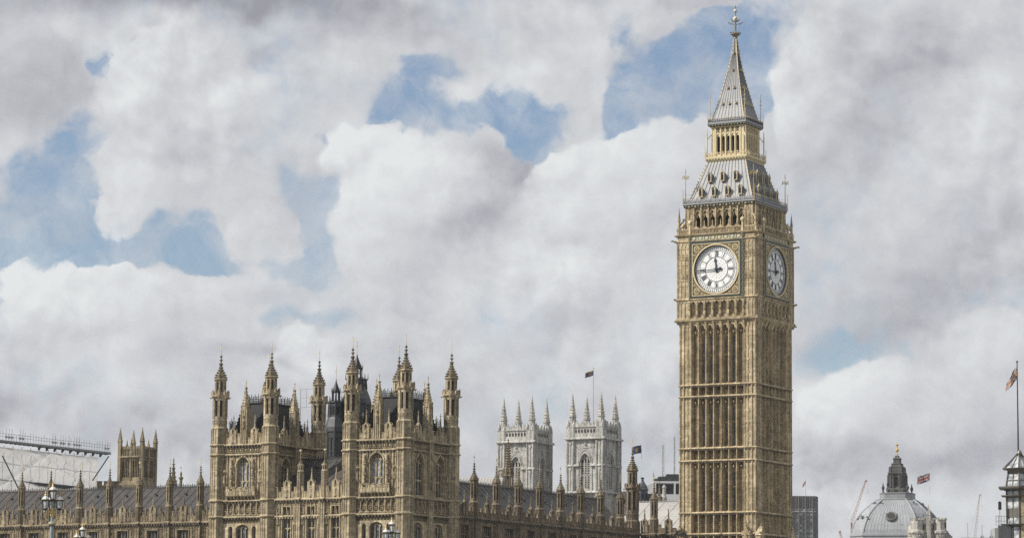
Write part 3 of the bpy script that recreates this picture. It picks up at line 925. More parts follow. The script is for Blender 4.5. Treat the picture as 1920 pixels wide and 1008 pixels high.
def clock_tower():
    root = thing('clock_tower', 'tall honey-coloured gothic clock tower with two clock faces, grey iron roof and slender spire', 'clock tower', (32.02, 432.89, 0), RZ)
    H0, H1 = 5.92, 6.30
    RX = [-4.15 + 8.3 * i / 7 for i in range(8)]
    # ---- shaft
    m = MB(); slits = []; bb = MB()
    m.sq([(5.12, 0), (5.12, 54)])
    for sx in (-1, 1):
        for sy in (-1, 1):
            m.box(min(sx * 4.16, sx * H0), max(sx * 4.16, sx * H0), min(sy * 4.16, sy * H0), max(sy * 4.16, sy * H0), 0, 53.0)
    strs = [3.5, 12.0, 22.83, 25.80, 33.09, 34.85, 42.15, 43.78]
    stages = [(0, 3.5, 0), (3.5, 12.0, 1), (12.0, 22.83, 2), (22.83, 25.8, 0), (25.8, 33.09, 1), (33.09, 34.85, 0), (34.85, 42.15, 1), (42.15, 43.78, 0), (43.78, 52.3, 1)]
    for k in range(4):
        F = face(k, H0); m.T = F; bb.T = F
        for i in range(8):
            x = RX[i]
            m.box(x - .12, x + .12, .02, .85, 0, 52.4)
            m.box(x - .05, x + .05, -.10, .03, 0, 52.3)
            m.box(x - .22, x - .12, .22, .7, 0, 52.2); m.box(x + .12, x + .22, .22, .7, 0, 52.2)
        for i in range(7):
            c = (RX[i] + RX[i + 1]) / 2; hw = (RX[i + 1] - RX[i]) / 2 - .12
            slit = i in (1, 2, 4, 5)
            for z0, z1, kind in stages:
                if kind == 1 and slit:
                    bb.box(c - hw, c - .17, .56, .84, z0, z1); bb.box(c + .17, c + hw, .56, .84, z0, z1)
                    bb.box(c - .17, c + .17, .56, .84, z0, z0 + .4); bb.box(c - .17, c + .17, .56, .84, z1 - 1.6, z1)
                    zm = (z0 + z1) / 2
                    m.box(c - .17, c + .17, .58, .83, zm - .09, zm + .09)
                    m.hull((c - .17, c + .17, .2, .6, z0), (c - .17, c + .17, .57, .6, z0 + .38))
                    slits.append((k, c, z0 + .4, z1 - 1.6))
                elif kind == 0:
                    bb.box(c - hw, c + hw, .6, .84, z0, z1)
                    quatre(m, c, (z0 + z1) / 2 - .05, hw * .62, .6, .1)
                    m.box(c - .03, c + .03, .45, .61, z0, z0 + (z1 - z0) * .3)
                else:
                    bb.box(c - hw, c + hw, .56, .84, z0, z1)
                    if kind == 1:
                        for dx in (-.17, .17): m.box(c + dx - .035, c + dx + .035, .40, .57, z0 + .1, z1 - 1.0)
                        m.box(c - .035, c + .035, .45, .57, z0 + .1, z1 - 1.0)
                        for dx in (-.15, .15):
                            for dz in (-.17, .17):
                                quatre(m, c + dx, (z0 + z1) / 2 + dz, .13, .5, .07)
                # trefoiled head of each bay
                if kind == 1:
                    p = hw + .12; h = .95 if z1 > 50 else .7
                    for sg in (-1, 1):
                        m.poly([(c + sg * p, z1), (c + sg * p, z1 - h), (c + sg * p * .55, z1 - h * .45), (c + sg * p * .45, z1 - h * .5), (c + sg * .03, z1 - .08), (c + sg * .03, z1)][::sg], .12, .58)
                    m.octa(c - p * .4, .1, z1 - h * .6, .07); m.octa(c + p * .4, .1, z1 - h * .6, .07)
                    m.octa(c, .2, z1 - h - .1, .13, .22)
        # corner buttress panelling
        for sg in (-1, 1):
            for x in (5.86, 5.30, 4.72, 4.20):
                wd = .07 if x != 5.30 else .09
                m.box(sg * x - wd, sg * x + wd, -.13 if x in (5.30, 5.86) else -.07, .02, 0, 52.6)
            for z0, z1, kind in stages:
                zz = z0 + 1.75
                while zz < z1 - .9:
                    for x in (4.46, 5.01, 5.58):
                        for s2 in (-1, 1):
                            m.poly([(sg * x + s2 * .24, zz), (sg * x + s2 * .24, zz - .26), (sg * x + s2 * .03, zz - .03), (sg * x + s2 * .03, zz)][::s2], -.06, .01)
                    zz += 1.72
                for x in (4.46, 5.01, 5.58):
                    for s2 in (-1, 1):
                        m.poly([(sg * x + s2 * .24, z1), (sg * x + s2 * .24, z1 - .4), (sg * x + s2 * .03, z1 - .1), (sg * x + s2 * .03, z1)][::s2], -.075, .01)
        # corbelled head beneath the clock stage
        for i in range(8):
            x = RX[i]
            m.hull((x - .12, x + .12, -.05, .3, 51.6), (x - .16, x + .16, -.42, .3, 52.75))
            m.octa(x, -.12, 51.3, .12, .2)
        m.box(-4.3, 4.3, -.1, .5, 52.3, 53.0)
        for i in range(7):
            c = (RX[i] + RX[i + 1]) / 2
            for s2 in (-1, 1):
                m.poly([(c + s2 * .47, 52.35), (c + s2 * .47, 51.75), (c + s2 * .2, 52.2), (c, 52.35)][::s2], -.1, .3)
    m.T = Matrix.Identity(4)
    m.sq([(5.95, 52.3), (6.02, 52.45), (6.34, 52.85), (6.42, 52.95), (6.42, 53.1), (6.2, 53.2)])
    shaft = m.build('shaft', S_CLOCK, root)
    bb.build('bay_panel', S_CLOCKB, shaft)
    s = MB(); sd = MB()
    for z in strs:
        s.sq([(H0 - .02, z - .16), (H0 + .10, z - .10), (H0 + .20, z - .02), (H0 + .20, z + .06), (H0 + .02, z + .20)])
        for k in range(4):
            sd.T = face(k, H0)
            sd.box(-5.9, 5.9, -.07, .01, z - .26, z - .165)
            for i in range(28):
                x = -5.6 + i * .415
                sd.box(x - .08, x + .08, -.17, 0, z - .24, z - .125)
    s.build('string_course', S_CLOCK, shaft); sd.build('string_corbels', S_SOOT_SHADE, shaft)
    for k, c, z0, z1 in slits:
        p = MB(); p.T = face(k, H0); p.box(c - .18, c + .18, .86, .88, z0, z1)
        # pane stands in front of the core wall
        p = MB(); p.T = face(k, H0); p.box(c - .175, c + .175, .72, .78, z0, z1)
        if k in (0, 1) and z0 > 24: p.build('slit_window', M_GLASS, root)
    # gabled buttress heads at the foot of the visible shaft
    m = MB()
    for k in range(4):
        m.T = face(k, H0)
        for x in (-5.6, 4.7):
            m.box(x - .55, x + .55, -.75, 0, 0, 22.6)
            m.poly([(x - .68, 22.6), (x + .68, 22.6), (x, 23.9)], -.85, 0)
            m.poly([(x - .3, 21.0), (x + .3, 21.0), (x + .3, 22.3), (x, 22.9), (x - .3, 22.3)], -.95, -.75)
            m.octa(x, -.7, 24.0, .2, .35)
            m.octa(x - .6, -.7, 23.0, .15, .25); m.octa(x + .6, -.7, 23.0, .15, .25)
    m.build('buttress', S_CLOCK, root)

    # ---- clock stage
    m = MB()
    m.sq([(5.85, 53.0), (5.85, 65.2)])
    for sx in (-1, 1):
        for sy in (-1, 1):
            m.rings([[(sx * x, sy * y, z) for x, y in ((4.25, 4.25), (H1, 4.25), (H1, H1 - .35), (H1 - .35, H1), (4.25, H1))][::1 if sx * sy > 0 else -1] for z in (53.0, 65.2)])
    m.sq([(H1 - .05, 55.78), (H1 + .16, 55.9), (H1 + .2, 56.0), (H1, 56.2)])
    m.sq([(H1 - .05, 64.1), (H1 + .15, 64.25), (H1 + .15, 64.4), (H1, 64.45)])
    m.sq([(H1 - .05, 64.95), (H1 + .25, 65.15), (H1 + .28, 65.3), (H1 - .3, 65.36)])
    m.sq([(H1 + .02, 53.1), (H1 + .12, 53.16), (H1 + .12, 53.32), (H1 - .05, 53.36)])
    for k in range(4):
        F = face(k, H1); m.T = F
        for i in range(8):
            x = -4.25 + 8.5 * i / 7
            m.box(x - .13, x + .13, -.08, .5, 53.3, 55.8)
            m.hull((x - .13, x + .13, -.16, .1, 53.3), (x - .17, x + .17, -.28, .1, 53.75))
            m.hull((x - .10, x + .10, -.08, .1, 54.7), (x - .20, x + .20, -.30, .1, 55.6))
            m.octa(x, -.2, 54.6, .12, .2)
        for i in range(7):
            c = -4.25 + 8.5 * (i + .5) / 7
            m.box(c - .5, c + .5, .30, .5, 53.3, 53.75)
            for s2 in (-1, 1):
                m.poly([(c + s2 * .49, 55.8), (c + s2 * .49, 55.1), (c + s2 * .3, 55.45), (c, 55.7), (c, 55.8)][::s2], -.05, .3)
                m.box(c + s2 * .3 - .05, c + s2 * .3 + .05, .25, .46, 53.7, 55.4)
        for sg in (-1, 1):
            cx = sg * 5.27
            for x in (4.36, 4.95, 5.55, 6.02): m.box(sg * x - .05, sg * x + .05, -.07, .02, 53.4, 64.1)
            for x in (4.65, 5.25, 5.80):
                for zc in (58.85, 61.85): quatre(m, sg * x, zc, .23, 0, .06); quatre(m, sg * x, zc + .5, .23, 0, .06)
                for zt in (55.75, 64.05):
                    for s2 in (-1, 1):
                        m.poly([(sg * x + s2 * .25, zt), (sg * x + s2 * .25, zt - .45), (sg * x + s2 * .1, zt - .15), (sg * x, zt - .05), (sg * x, zt)][::s2], -.06, .01)
                for zt in (57.9, 60.9, 63.2):
                    m.box(sg * x - .24, sg * x + .24, -.05, .01, zt, zt + .07)
            # balustrade over the corner
            m.box(min(sg * 4.3, sg * H1), max(sg * 4.3, sg * H1), 0.0, .2, 65.95, 66.1)
            for j in range(9):
                x = sg * (4.4 + j * .22); m.box(x - .05, x + .05, .02, .16, 65.3, 65.95)
        # parapet band above the dial
        m.box(-4.0, 4.0, -.14, .3, 65.1, 65.3)
        m.box(-4.0, 4.0, -.06, .2, 66.0, 66.12)
        for j in range(40):
            x = -3.9 + j * .2; m.box(x - .045, x + .045, -.02, .14, 65.3, 66.0)
        for j in range(6):
            c = -3.2 + j * 1.28
            quatre(m, c, 65.64, .3, -.02, .08)
            m.poly([(c - .55, 66.1), (c + .55, 66.1), (c + .14, 66.38), (c, 66.62), (c - .14, 66.38)], -.05, .14)
    m.T = Matrix.Identity(4)
    stage = m.build('clock_stage', S_CLOCK, root)
    # gilded finials and crowns
    for k in range(4):
        for j in range(6):
            m = MB(); m.T = face(k, H1)
            c = -3.2 + j * 1.28
            m.lathe(c, .04, [(.07, 66.55), (.05, 66.95)], 6); m.octa(c, .04, 66.95, .13, .16); m.octa(c, .04, 67.2, .06, .12)
            m.build('gilt_finial', M_GILT, stage)
        for sg in (-1, 1):
            m = MB(); m.T = face(k, H1)
            m.lathe(sg * 4.12, -.02, [(.17, 65.3), (.17, 66.6), (.26, 66.7)], 8)
            m.lathe(sg * 4.12, -.02, [(.24, 66.7), (.34, 66.95), (.30, 67.2), (.1, 67.35)], 8)
            m.octa(sg * 4.12, -.02, 67.5, .09, .2)
            m.build('gilt_crown', M_GILT, stage)
    m = MB(); d = MB(); gsh = MB()
    for k in range(4):
        for q in (m, d, gsh): q.T = face(k, H1)
        for sg in (-1, 1):
            x = sg * 4.14
            d.lathe(x, -.04, [(.19, 55.9), (.19, 65.2)], 8)
            z = 56.0
            while z < 65.1:
                for a_ in range(3):
                    an = PI + a_ * PI / 3 + (z * 2.2) % (PI / 3)
                    m.octa(x + .17 * math.cos(an + PI / 6), -.04 + .17 * math.sin(an + PI / 6), z, .085, .13)
                z += .3
        d.box(-3.95, 3.95, -.24, .3, 56.2, 56.395); d.box(-3.95, -3.725, -.24, .3, 56.395, 63.845); d.box(3.725, 3.95, -.24, .3, 56.395, 63.845)
        d.box(-3.95, 3.95, -.24, .3, 63.845, 64.15)
        gsh.box(-3.95, 3.95, -.02, .25, 64.42, 65.0)
        for j in range(8):
            c = -3.5 + j
            m.box(c - .5, c - .42, -.08, 0, 64.45, 64.95)
            m.poly([(c - .2, 64.6), (c, 64.48), (c + .2, 64.6), (c + .2, 64.85), (c - .2, 64.85)], -.09, 0)
        m.box(-3.95, 3.95, -.07, 0, 64.38, 64.43); m.box(-3.95, 3.95, -.07, 0, 64.97, 65.02)
        m.box(-3.95, 3.95, -.08, .2, 55.72, 55.76); m.box(-3.95, 3.95, -.08, .2, 56.16, 56.2)
    m.T = d.T = gsh.T = Matrix.Identity(4)
    d.build('dial_surround', M_GREEN, stage); m.build('gilt_ornament', M_GILT, stage); gsh.build('shield_band', plain('pale_green_enamel', (.26, .31, .26), .5), stage)
    # statues / gargoyles and corner pinnacles of the clock stage
    for sx in (-1, 1):
        for sy in (-1, 1):
            T0 = Matrix.Rotation(math.atan2(sy, sx), 4, 'Z')
            for z, L in ((64.5, .85), (56.15, .45), (53.0, .35)):
                m = MB(); m.T = T0
                m.hull((8.5, 8.75, -.14, .14, z - .5), (8.5, 8.75 + L * .55, -.16, .16, z - .05))
                m.beam((8.6, 0, z - .3), (8.75 + L, 0, z + .02), .17, 5, .10)
                m.octa(8.8 + L, 0, z - .05, .15, .17)
                m.build('gargoyle', S_CLOCK, stage)
            cx, cy = sx * 6.02, sy * 6.02
            m = MB()
            pinnacle(m, cx, cy, 65.3, 67.4, 69.3, .16, 8)
            m.lathe(cx, cy, [(.28, 65.3), (.28, 66.3), (.16, 66.5)], 8)
            # flying strut to the belfry
            m.beam((cx, cy, 66.6), (sx * 5.35, sy * 5.35, 67.8), .11, 4)
            m.beam((cx, cy, 66.1), (sx * 5.35, sy * 5.35, 66.9), .07, 4)
            m.octa(sx * 5.6, sy * 5.6, 67.6, .14, .2)
            m.build('corner_pinnacle', S_CLOCK, root)


    # ---- clock faces
    text = None
    for k in range(4):
        F = face(k, H1 + .24)
        zc = 60.12
        fr = MB(); fr.T = F
        # square gilt panel with circular opening
        N = 64; ro = 3.52
        for i in range(N):
            a0, a1 = 2 * PI * i / N, 2 * PI * (i + 1) / N

            def sqp(a):
                c, s_ = math.cos(a), math.sin(a); q = 3.72 / max(abs(c), abs(s_)); return (q * c, q * s_)
            p0, p1 = sqp(a0), sqp(a1)
            q0 = (ro * math.cos(a0), ro * math.sin(a0)); q1 = (ro * math.cos(a1), ro * math.sin(a1))
            if max(abs(p0[0] - q0[0]), abs(p0[1] - q0[1])) + max(abs(p1[0] - q1[0]), abs(p1[1] - q1[1])) > .02:
                fr.poly([(q0[0], zc + q0[1]), (p0[0], zc + p0[1]), (p1[0], zc + p1[1]), (q1[0], zc + q1[1])], .06, .2)
        frame = fr.build('dial_panel', plain('dark_gilt_panel_%d' % k, (.17, .13, .065), .6, .1, .5, 6.) if k == 0 else MATS['dark_gilt_panel_0'], root)
        # raised tracery in the spandrels + ring
        g2 = MB(); g2.T = F
        for i in range(N):
            a0, a1 = 2 * PI * i / N, 2 * PI * (i + 1) / N
            g2.poly([(3.42 * math.cos(a0), zc + 3.42 * math.sin(a0)), (3.6 * math.cos(a0), zc + 3.6 * math.sin(a0)), (3.6 * math.cos(a1), zc + 3.6 * math.sin(a1)), (3.42 * math.cos(a1), zc + 3.42 * math.sin(a1))], -.06, .16)
        for sx in (-1, 1):
            for sz in (-1, 1):
                X, Z = sx * 3.0, zc + sz * 3.0
                for i in range(10):
                    a0, a1 = 2 * PI * i / 10, 2 * PI * (i + 1) / 10
                    g2.poly([(X + .36 * math.cos(a0), Z + .36 * math.sin(a0)), (X + .46 * math.cos(a0), Z + .46 * math.sin(a0)), (X + .46 * math.cos(a1), Z + .46 * math.sin(a1)), (X + .36 * math.cos(a1), Z + .36 * math.sin(a1))], 0, .07)
                for i in range(5):
                    a0 = 2 * PI * i / 5
                    g2.octa(X + .2 * math.cos(a0), .03, Z + .2 * math.sin(a0), .13)
                g2.octa(X, .0, Z, .12)
                for (dx, dz, rr) in ((-.85, .35, .18), (.35, -.85, .18), (-1.3, .52, .1), (.52, -1.3, .1), (-.62, -.0, .1), (0, -.62, .1)):
                    cx2, cz2 = X + sx * dx, Z + sz * dz
                    for i in range(8):
                        a0, a1 = 2 * PI * i / 8, 2 * PI * (i + 1) / 8
                        g2.poly([(cx2 + rr * .65 * math.cos(a0), cz2 + rr * .65 * math.sin(a0)), (cx2 + rr * math.cos(a0), cz2 + rr * math.sin(a0)), (cx2 + rr * math.cos(a1), cz2 + rr * math.sin(a1)), (cx2 + rr * .65 * math.cos(a1), cz2 + rr * .65 * math.sin(a1))], .01, .07)
        g2.box(-3.70, 3.70, -.04, .06, zc + 3.62, zc + 3.72); g2.box(-3.70, 3.70, -.04, .06, zc - 3.72, zc - 3.62)
        g2.box(-3.72, -3.62, -.04, .06, zc - 3.62, zc + 3.62); g2.box(3.62, 3.72, -.04, .06, zc - 3.62, zc + 3.62)
        g2.build('gilt_frame', M_GILT, frame)
        dl = MB(); dl.T = F
        dl.poly([(3.45 * math.cos(2 * PI * i / N), zc + 3.45 * math.sin(2 * PI * i / N)) for i in range(N)], .30, .36)
        dial = dl.build('clock_dial', M_OPAL, root)
        lt = MB(); lt.T = F

        def ring(ra, rb, y=.26, n=N):
            for i in range(n):
                a0, a1 = 2 * PI * i / n, 2 * PI * (i + 1) / n
                lt.poly([(ra * math.cos(a0), zc + ra * math.sin(a0)), (rb * math.cos(a0), zc + rb * math.sin(a0)), (rb * math.cos(a1), zc + rb * math.sin(a1)), (ra * math.cos(a1), zc + ra * math.sin(a1))], y, .299)

        def bar(a, r0, r1, wd, y=.25, off=0.0):
            c, s_ = math.cos(a), math.sin(a)
            px, pz = -s_, c
            pts = [(c * r0 + px * (off - wd / 2), s_ * r0 + pz * (off - wd / 2)), (c * r1 + px * (off - wd / 2), s_ * r1 + pz * (off - wd / 2)),
                   (c * r1 + px * (off + wd / 2), s_ * r1 + pz * (off + wd / 2)), (c * r0 + px * (off + wd / 2), s_ * r0 + pz * (off + wd / 2))]
            lt.poly([(x, zc + z) for x, z in pts], y, .298)
        ring(3.30, 3.46); ring(1.72, 1.80); ring(2.62, 2.67, .265); ring(2.80, 2.84, .265); ring(3.14, 3.17, .265)
        for i in range(60):
            a = PI / 2 - 2 * PI * i / 60
            bar(a, 2.84, 3.14, .035 if i % 5 else .10, .262)
            if i % 5: bar(a, 3.17, 3.30, .022, .264)
        for i in range(24):
            bar(2 * PI * i / 24 + .13, 1.8, 2.65, .018, .28)
        # quarry pattern of the centre glass
        for i in range(12):
            a = 2 * PI * i / 12
            bar(a, .25, 1.72, .014, .288)
            for rr in (.55, .95, 1.35):
                bar(a + PI / 12, rr, rr + .22, .014, .289)
        for rr in (.5, .9, 1.3):
            for i in range(24):
                a0, a1 = 2 * PI * i / 24, 2 * PI * (i + 1) / 24
                r0 = rr + (.07 if i % 2 else -.07); r1 = rr + (-.07 if i % 2 else .07)
                lt.poly([(r0 * math.cos(a0), zc + r0 * math.sin(a0)), ((r0 + .014) * math.cos(a0), zc + (r0 + .014) * math.sin(a0)), ((r1 + .014) * math.cos(a1), zc + (r1 + .014) * math.sin(a1)), (r1 * math.cos(a1), zc + r1 * math.sin(a1))], .29, .299)
        NUM = {1: 'I', 2: 'II', 3: 'III', 4: 'IV', 5: 'V', 6: 'VI', 7: 'VII', 8: 'VIII', 9: 'IX', 10: 'X', 11: 'XI', 12: 'XII'}
        for h in range(1, 13):
            a = PI / 2 - h * PI / 6
            s_ = NUM[h]
            wds = {'I': .115, 'V': .25, 'X': .25}
            tw = sum(wds[c] for c in s_)
            x = -tw / 2
            r0, r1 = 1.86, 2.60
            for c in s_:
                cw = wds[c]; mid = x + cw / 2
                # tangential offset: numerals read clockwise, feet towards the centre
                tx, tz = math.cos(a - PI / 2), math.sin(a - PI / 2); ex, ez = math.cos(a), math.sin(a)

                def P_(t_, r_): return (tx * t_ + ex * r_, zc + tz * t_ + ez * r_)

                def stroke(t0, ra, t1, rb, wd):
                    pts = [P_(t0 - wd / 2, ra), P_(t0 + wd / 2, ra), P_(t1 + wd / 2, rb), P_(t1 - wd / 2, rb)]
                    lt.poly(pts, .24, .297)
                if c == 'I': stroke(mid, r0, mid, r1, .045)
                if c == 'V': stroke(mid, r0, mid - cw * .36, r1, .05); stroke(mid, r0, mid + cw * .36, r1, .03)
                if c == 'X': stroke(mid + cw * .33, r0, mid - cw * .33, r1, .05); stroke(mid - cw * .33, r0, mid + cw * .33, r1, .03)
                x += cw
        lt.build('numerals', M_LIFT, dial)

        def hand(a, length, wd, tail, name, y, shape):
            h = MB(); h.T = F
            c, s_ = math.cos(a), math.sin(a); px, pz = -s_, c

            def Q(r_, o): return (c * r_ + px * o, zc + s_ * r_ + pz * o)
            if shape == 'minute':
                h.poly([Q(-tail, -wd * .8), Q(length, -.035), Q(length, .035), Q(-tail, wd * .8)], y, y + .06)
                h.poly([Q(-tail - .25, -.12), Q(-tail, -.24), Q(-tail + .3, -.09), Q(-tail + .3, .09), Q(-tail, .24), Q(-tail - .25, .12)], y + .065, y + .09)
            else:
                h.poly([Q(-tail, -wd), Q(length * .62, -wd * .7), Q(length * .62, wd * .7), Q(-tail, wd)], y, y + .06)
                h.poly([Q(length * .60, -.08), Q(length * .66, -.26), Q(length * .82, -.13), Q(length, 0), Q(length * .82, .13), Q(length * .66, .26), Q(length * .60, .08)], y + .065, y + .09)
                h.poly([Q(-tail - .1, -.15), Q(-tail + .2, -.1), Q(-tail + .2, .1), Q(-tail - .1, .15)], y + .065, y + .09)
            h.build(name, M_HAND, dial)
        hand(PI / 2 - (44.4 / 60) * 2 * PI, 3.25, .10, .62, 'minute_hand', .08, 'minute')
        hand(PI / 2 - (11.74 / 12) * 2 * PI, 1.72, .11, .42, 'hour_hand', .16, 'hour')
        b_ = MB(); b_.T = F @ Matrix.Translation((0, .04, zc)) @ Matrix.Rotation(PI / 2, 4, 'X')
        b_.lathe(0, 0, [(.24, -.2), (.24, 0), (.15, .06)], 12)
        b_.build('hand_boss', M_HAND, dial)
        # gilded inscription beneath the dial
        cu_ = bpy.data.curves.new('inscription_text', 'FONT')
        cu_.body = 'DOMINE SALVAM FAC REGINAM NOSTRAM VICTORIAM PRIMAM'
        cu_.size = .30; cu_.align_x = 'CENTER'; cu_.extrude = .015
        if text is None:
            tmp = bpy.data.objects.new('inscription', cu_); COL.objects.link(tmp)
            dg = bpy.context.evaluated_depsgraph_get()
            text = bpy.data.meshes.new_from_object(tmp.evaluated_get(dg))
            bpy.data.objects.remove(tmp)
            xs = [v.co.x for v in text.vertices]; sx_ = 7.4 / (max(xs) - min(xs))
            for v in text.vertices: v.co.x *= sx_; v.co.y *= 1.05
            text.materials.clear(); text.materials.append(M_GILT)
        ob = bpy.data.objects.new('inscription', text); COL.objects.link(ob); ob.parent = stage
        ob.matrix_local = face(k, H1) @ Matrix.Translation((0, -.045, 55.84)) @ Matrix.Rotation(PI / 2, 4, 'X')
        ib = MB(); ib.T = face(k, H1); ib.box(-3.95, 3.95, -.03, .2, 55.77, 56.15)
        ib.build('inscription_band', M_GREEN, stage)

    # ---- belfry
    m = MB(); HB = 5.38
    for k in range(4):
        m.T = face(k, HB)
        n = 7; p = 8.05 / n; x0 = -8.05 / 2
        for sg in (-1, 1):
            m.box(min(sg * x0 * -1, sg * HB), max(sg * x0 * -1, sg * HB) - (0.0), .0 if sg > 0 else .0, .7, 65.2, 69.3) if k % 2 == 0 else m.box(min(sg * 4.03, sg * (HB - .7)), max(sg * 4.03, sg * (HB - .7)), .0, .7, 65.2, 69.3)
            for x in (4.2, 4.75, 5.25): m.box(sg * x - .05, sg * x + .05, -.07, .01, 65.4, 69.2)
            m.box(sg * 4.97 - .2, sg * 4.97 + .2, -.05, .01, 67.3, 67.36); quatre(m, sg * 4.47, 68.7, .2, 0, .06)
        for i in range(n):
            c = x0 + p * (i + .5)
            wall_arch(m, x0 + p * i, x0 + p * (i + 1), 65.2, 69.3, c, .80, 65.9, 67.9, .85, .18, .55)
            hood(m, c, .84, 67.9, .9, .05, .18, .07)
            # cusped inner arch
            for s2 in (-1, 1):
                m.poly([(c + s2 * .4, 68.0), (c + s2 * .4, 67.5), (c + s2 * .22, 67.95), (c + s2 * .2, 67.75), (c + s2 * .02, 68.35), (c + s2 * .02, 68.55), (c + s2 * .3, 68.35)][::s2], .25, .4)
        for i in range(n + 1):
            x = x0 + p * i
            m.box(x - .09, x + .09, -.06, .18, 65.4, 69.25)
        m.box(-HB, HB, -.03, .02, 69.15, 69.3)
    m.T = Matrix.Identity(4)
    m.sq([(HB + .05, 69.28), (HB + .05, 69.32)])
    bel = m.build('belfry', S_CLOCK, root)
    m = MB(); m.sq([(4.3, 65.2), (4.3, 69.25)]); m.build('bell_chamber', M_VOID, bel)
    # cornice of carved gilt and blue-green leaves
    m = MB()
    m.sq([(HB, 69.25), (HB + .12, 69.3), (HB + .22, 69.62), (HB + .1, 69.7)])
    cor = m.build('cornice', M_GREEN, root)
    for k in range(4):
        q = MB(); q.T = face(k, HB + .14)
        for i in range(22):
            x = -5.2 + i * .495
            q.octa(x, -.04, 69.46, .15, .12)
            if i % 2: q.box(x - .14, x + .14, -.12, .02, 69.34, 69.42)
        q.box(-5.3, 5.3, -.03, .02, 69.6, 69.66)
        q.build('cornice_leaf', M_GILT, cor)

    # ---- lower roof
    prof = [(5.52, 69.62), (5.62, 69.72), (5.60, 69.84), (5.30, 69.86), (4.95, 70.4), (4.72, 70.95), (3.86, 73.5), (3.02, 76.1)]
    m = MB(); m.sq(prof)
    seam = MB()
    for k in range(4):
        Fk = Matrix.Rotation(k * PI / 2, 4, 'Z')
        seam.T = Fk
        for j in range(-6, 7):
            f = j / 6.5
            for a_, b_ in zip(prof[3:-1], prof[4:]):
                seam.beam((f * a_[0], -a_[0] - .02, a_[1]), (f * b_[0], -b_[0] - .02, b_[1]), .04, 4)
    roof = m.build('roof', M_CAST, root); seam.build('roof_seam', M_JOINT, roof)
    # ridge crockets (hips), cresting
    for sx in (-1, 1):
        for sy in (-1, 1):
            m = MB()
            for a_, b_ in zip(prof[3:-1], prof[4:]):
                m.beam((sx * a_[0], sy * a_[0], a_[1]), (sx * b_[0], sy * b_[0], b_[1]), .045, 4)
            for i in range(12):
                z = 70.3 + i * .48
                for a_, b_ in zip(prof[3:-1], prof[4:]):
                    if a_[1] <= z < b_[1]:
                        h = a_[0] + (b_[0] - a_[0]) * (z - a_[1]) / (b_[1] - a_[1])
                        m.octa(sx * (h + .08), sy * (h + .08), z + .05, .09, .1)
            m.build('hip_crocket', M_GILT, roof)
    cre = MB(); cg = MB()
    for k in range(4):
        for q in (cre, cg): q.T = face(k, 5.56)
        n = 34
        for i in range(n + 1):
            x = -5.5 + 11.0 * i / n
            cre.box(x - .035, x + .035, -.02, .02, 69.84, 70.55)
            cg.octa(x, 0, 70.62 + (.08 if i % 2 else 0), .085, .12)
            cre.octa(x + .16, 0, 70.15, .1, .12) if i < n else None
        cre.box(-5.5, 5.5, -.03, .03, 69.95, 70.02); cre.box(-5.5, 5.5, -.03, .03, 70.3, 70.36)
    cre.build('cresting', M_CAST, roof); cg.build('cresting_bud', M_GILT, roof)
    # dormers
    for k in range(4):
        for z0, us in ((70.95, (-3.1, -1.05, 1.05, 3.1)), (73.15, (-2.05, 0.0, 2.05))):
            for u in us:
                h = 4.72 + (3.86 - 4.72) * (z0 - 70.95) / 2.55 if z0 < 73.5 else 3.86
                h = 4.72 - (z0 - 70.95) * .337
                F = face(k, h)
                m = MB(); m.T = F
                y0 = -.42
                for sg in (-1, 1):
                    pass
                    m.box(u + sg * .26 - .045, u + sg * .26 + .045, y0 - .04, y0 + .1, z0 - .1, z0 + .95)
                    m.poly([(u + sg * .34, z0 + .84), (u + sg * .34, z0 + .94), (u, z0 + 1.42), (u, z0 + 1.30)][::sg], y0 - .06, y0 + .06)
                    m.octa(u + sg * .34, y0, z0 + 1.08, .07, .12)
                m.octa(u, y0, z0 + 1.5, .07, .15); m.box(u - .3, u + .3, y0 - .02, .3, z0 - .14, z0 - .06)
                dm = m.build('dormer', M_GILT, roof)
                m = MB(); m.T = F
                m.poly([(u - .31, z0 + .862), (u + .31, z0 + .862), (u, z0 + 1.28)], y0 + .08, .95)
                m.build('dormer_roof', M_CAST, roof) if False else None
                m2 = MB(); m2.T = F
                m2.poly([(u - .17, z0 + .02), (u + .17, z0 + .02), (u + .17, z0 + .68), (u, z0 + .9), (u - .17, z0 + .68)], y0 + .05, y0 + .078)
                # dark louvred opening and its little roof belong to the roof sheet
                oo = m2.build('dormer_opening', M_VOID, roof)
                m.box(u - .25, u + .25, y0 + .08, .8, z0 - .1, z0 + .86)
                m.build('dormer_cheek', M_CAST, roof)
    # corner masts
    for sx in (-1, 1):
        for sy in (-1, 1):
            m = MB()
            x, y = sx * 5.35, sy * 5.35
            m.lathe(x, y, [(.08, 69.7), (.06, 72.0), (.035, 75.0)], 6)
            for dz in (73.7, 74.55):
                m.octa(x, y, dz, .12, .12)
            for i in range(4):
                a = i * PI / 2 + PI / 4 * 0
                m.beam((x, y, 73.7), (x + .5 * math.cos(a), y + .5 * math.sin(a), 73.62), .045, 4)
                m.octa(x + .42 * math.cos(a), y + .42 * math.sin(a), 73.85, .11, .16)
                m.octa(x + .5 * math.cos(a), y + .5 * math.sin(a), 73.55, .09, .1)
            m.beam((x, y, 71.2), (sx * 4.5, sy * 4.5, 71.3), .02, 4)
            for dx, dy in ((-sx * .55, 0), (0, -sy * .55)):
                pass
            m.lathe(sx * 5.62, sy * 5.62, [(.05, 69.7), (.03, 71.9)], 5); m.octa(sx * 5.62, sy * 5.62, 71.9, .06, .12)
            m.build('corner_mast', M_GOLD, root)

    # ---- lantern (upper belfry)
    m = MB(); HL = 2.55; lvh = MB()
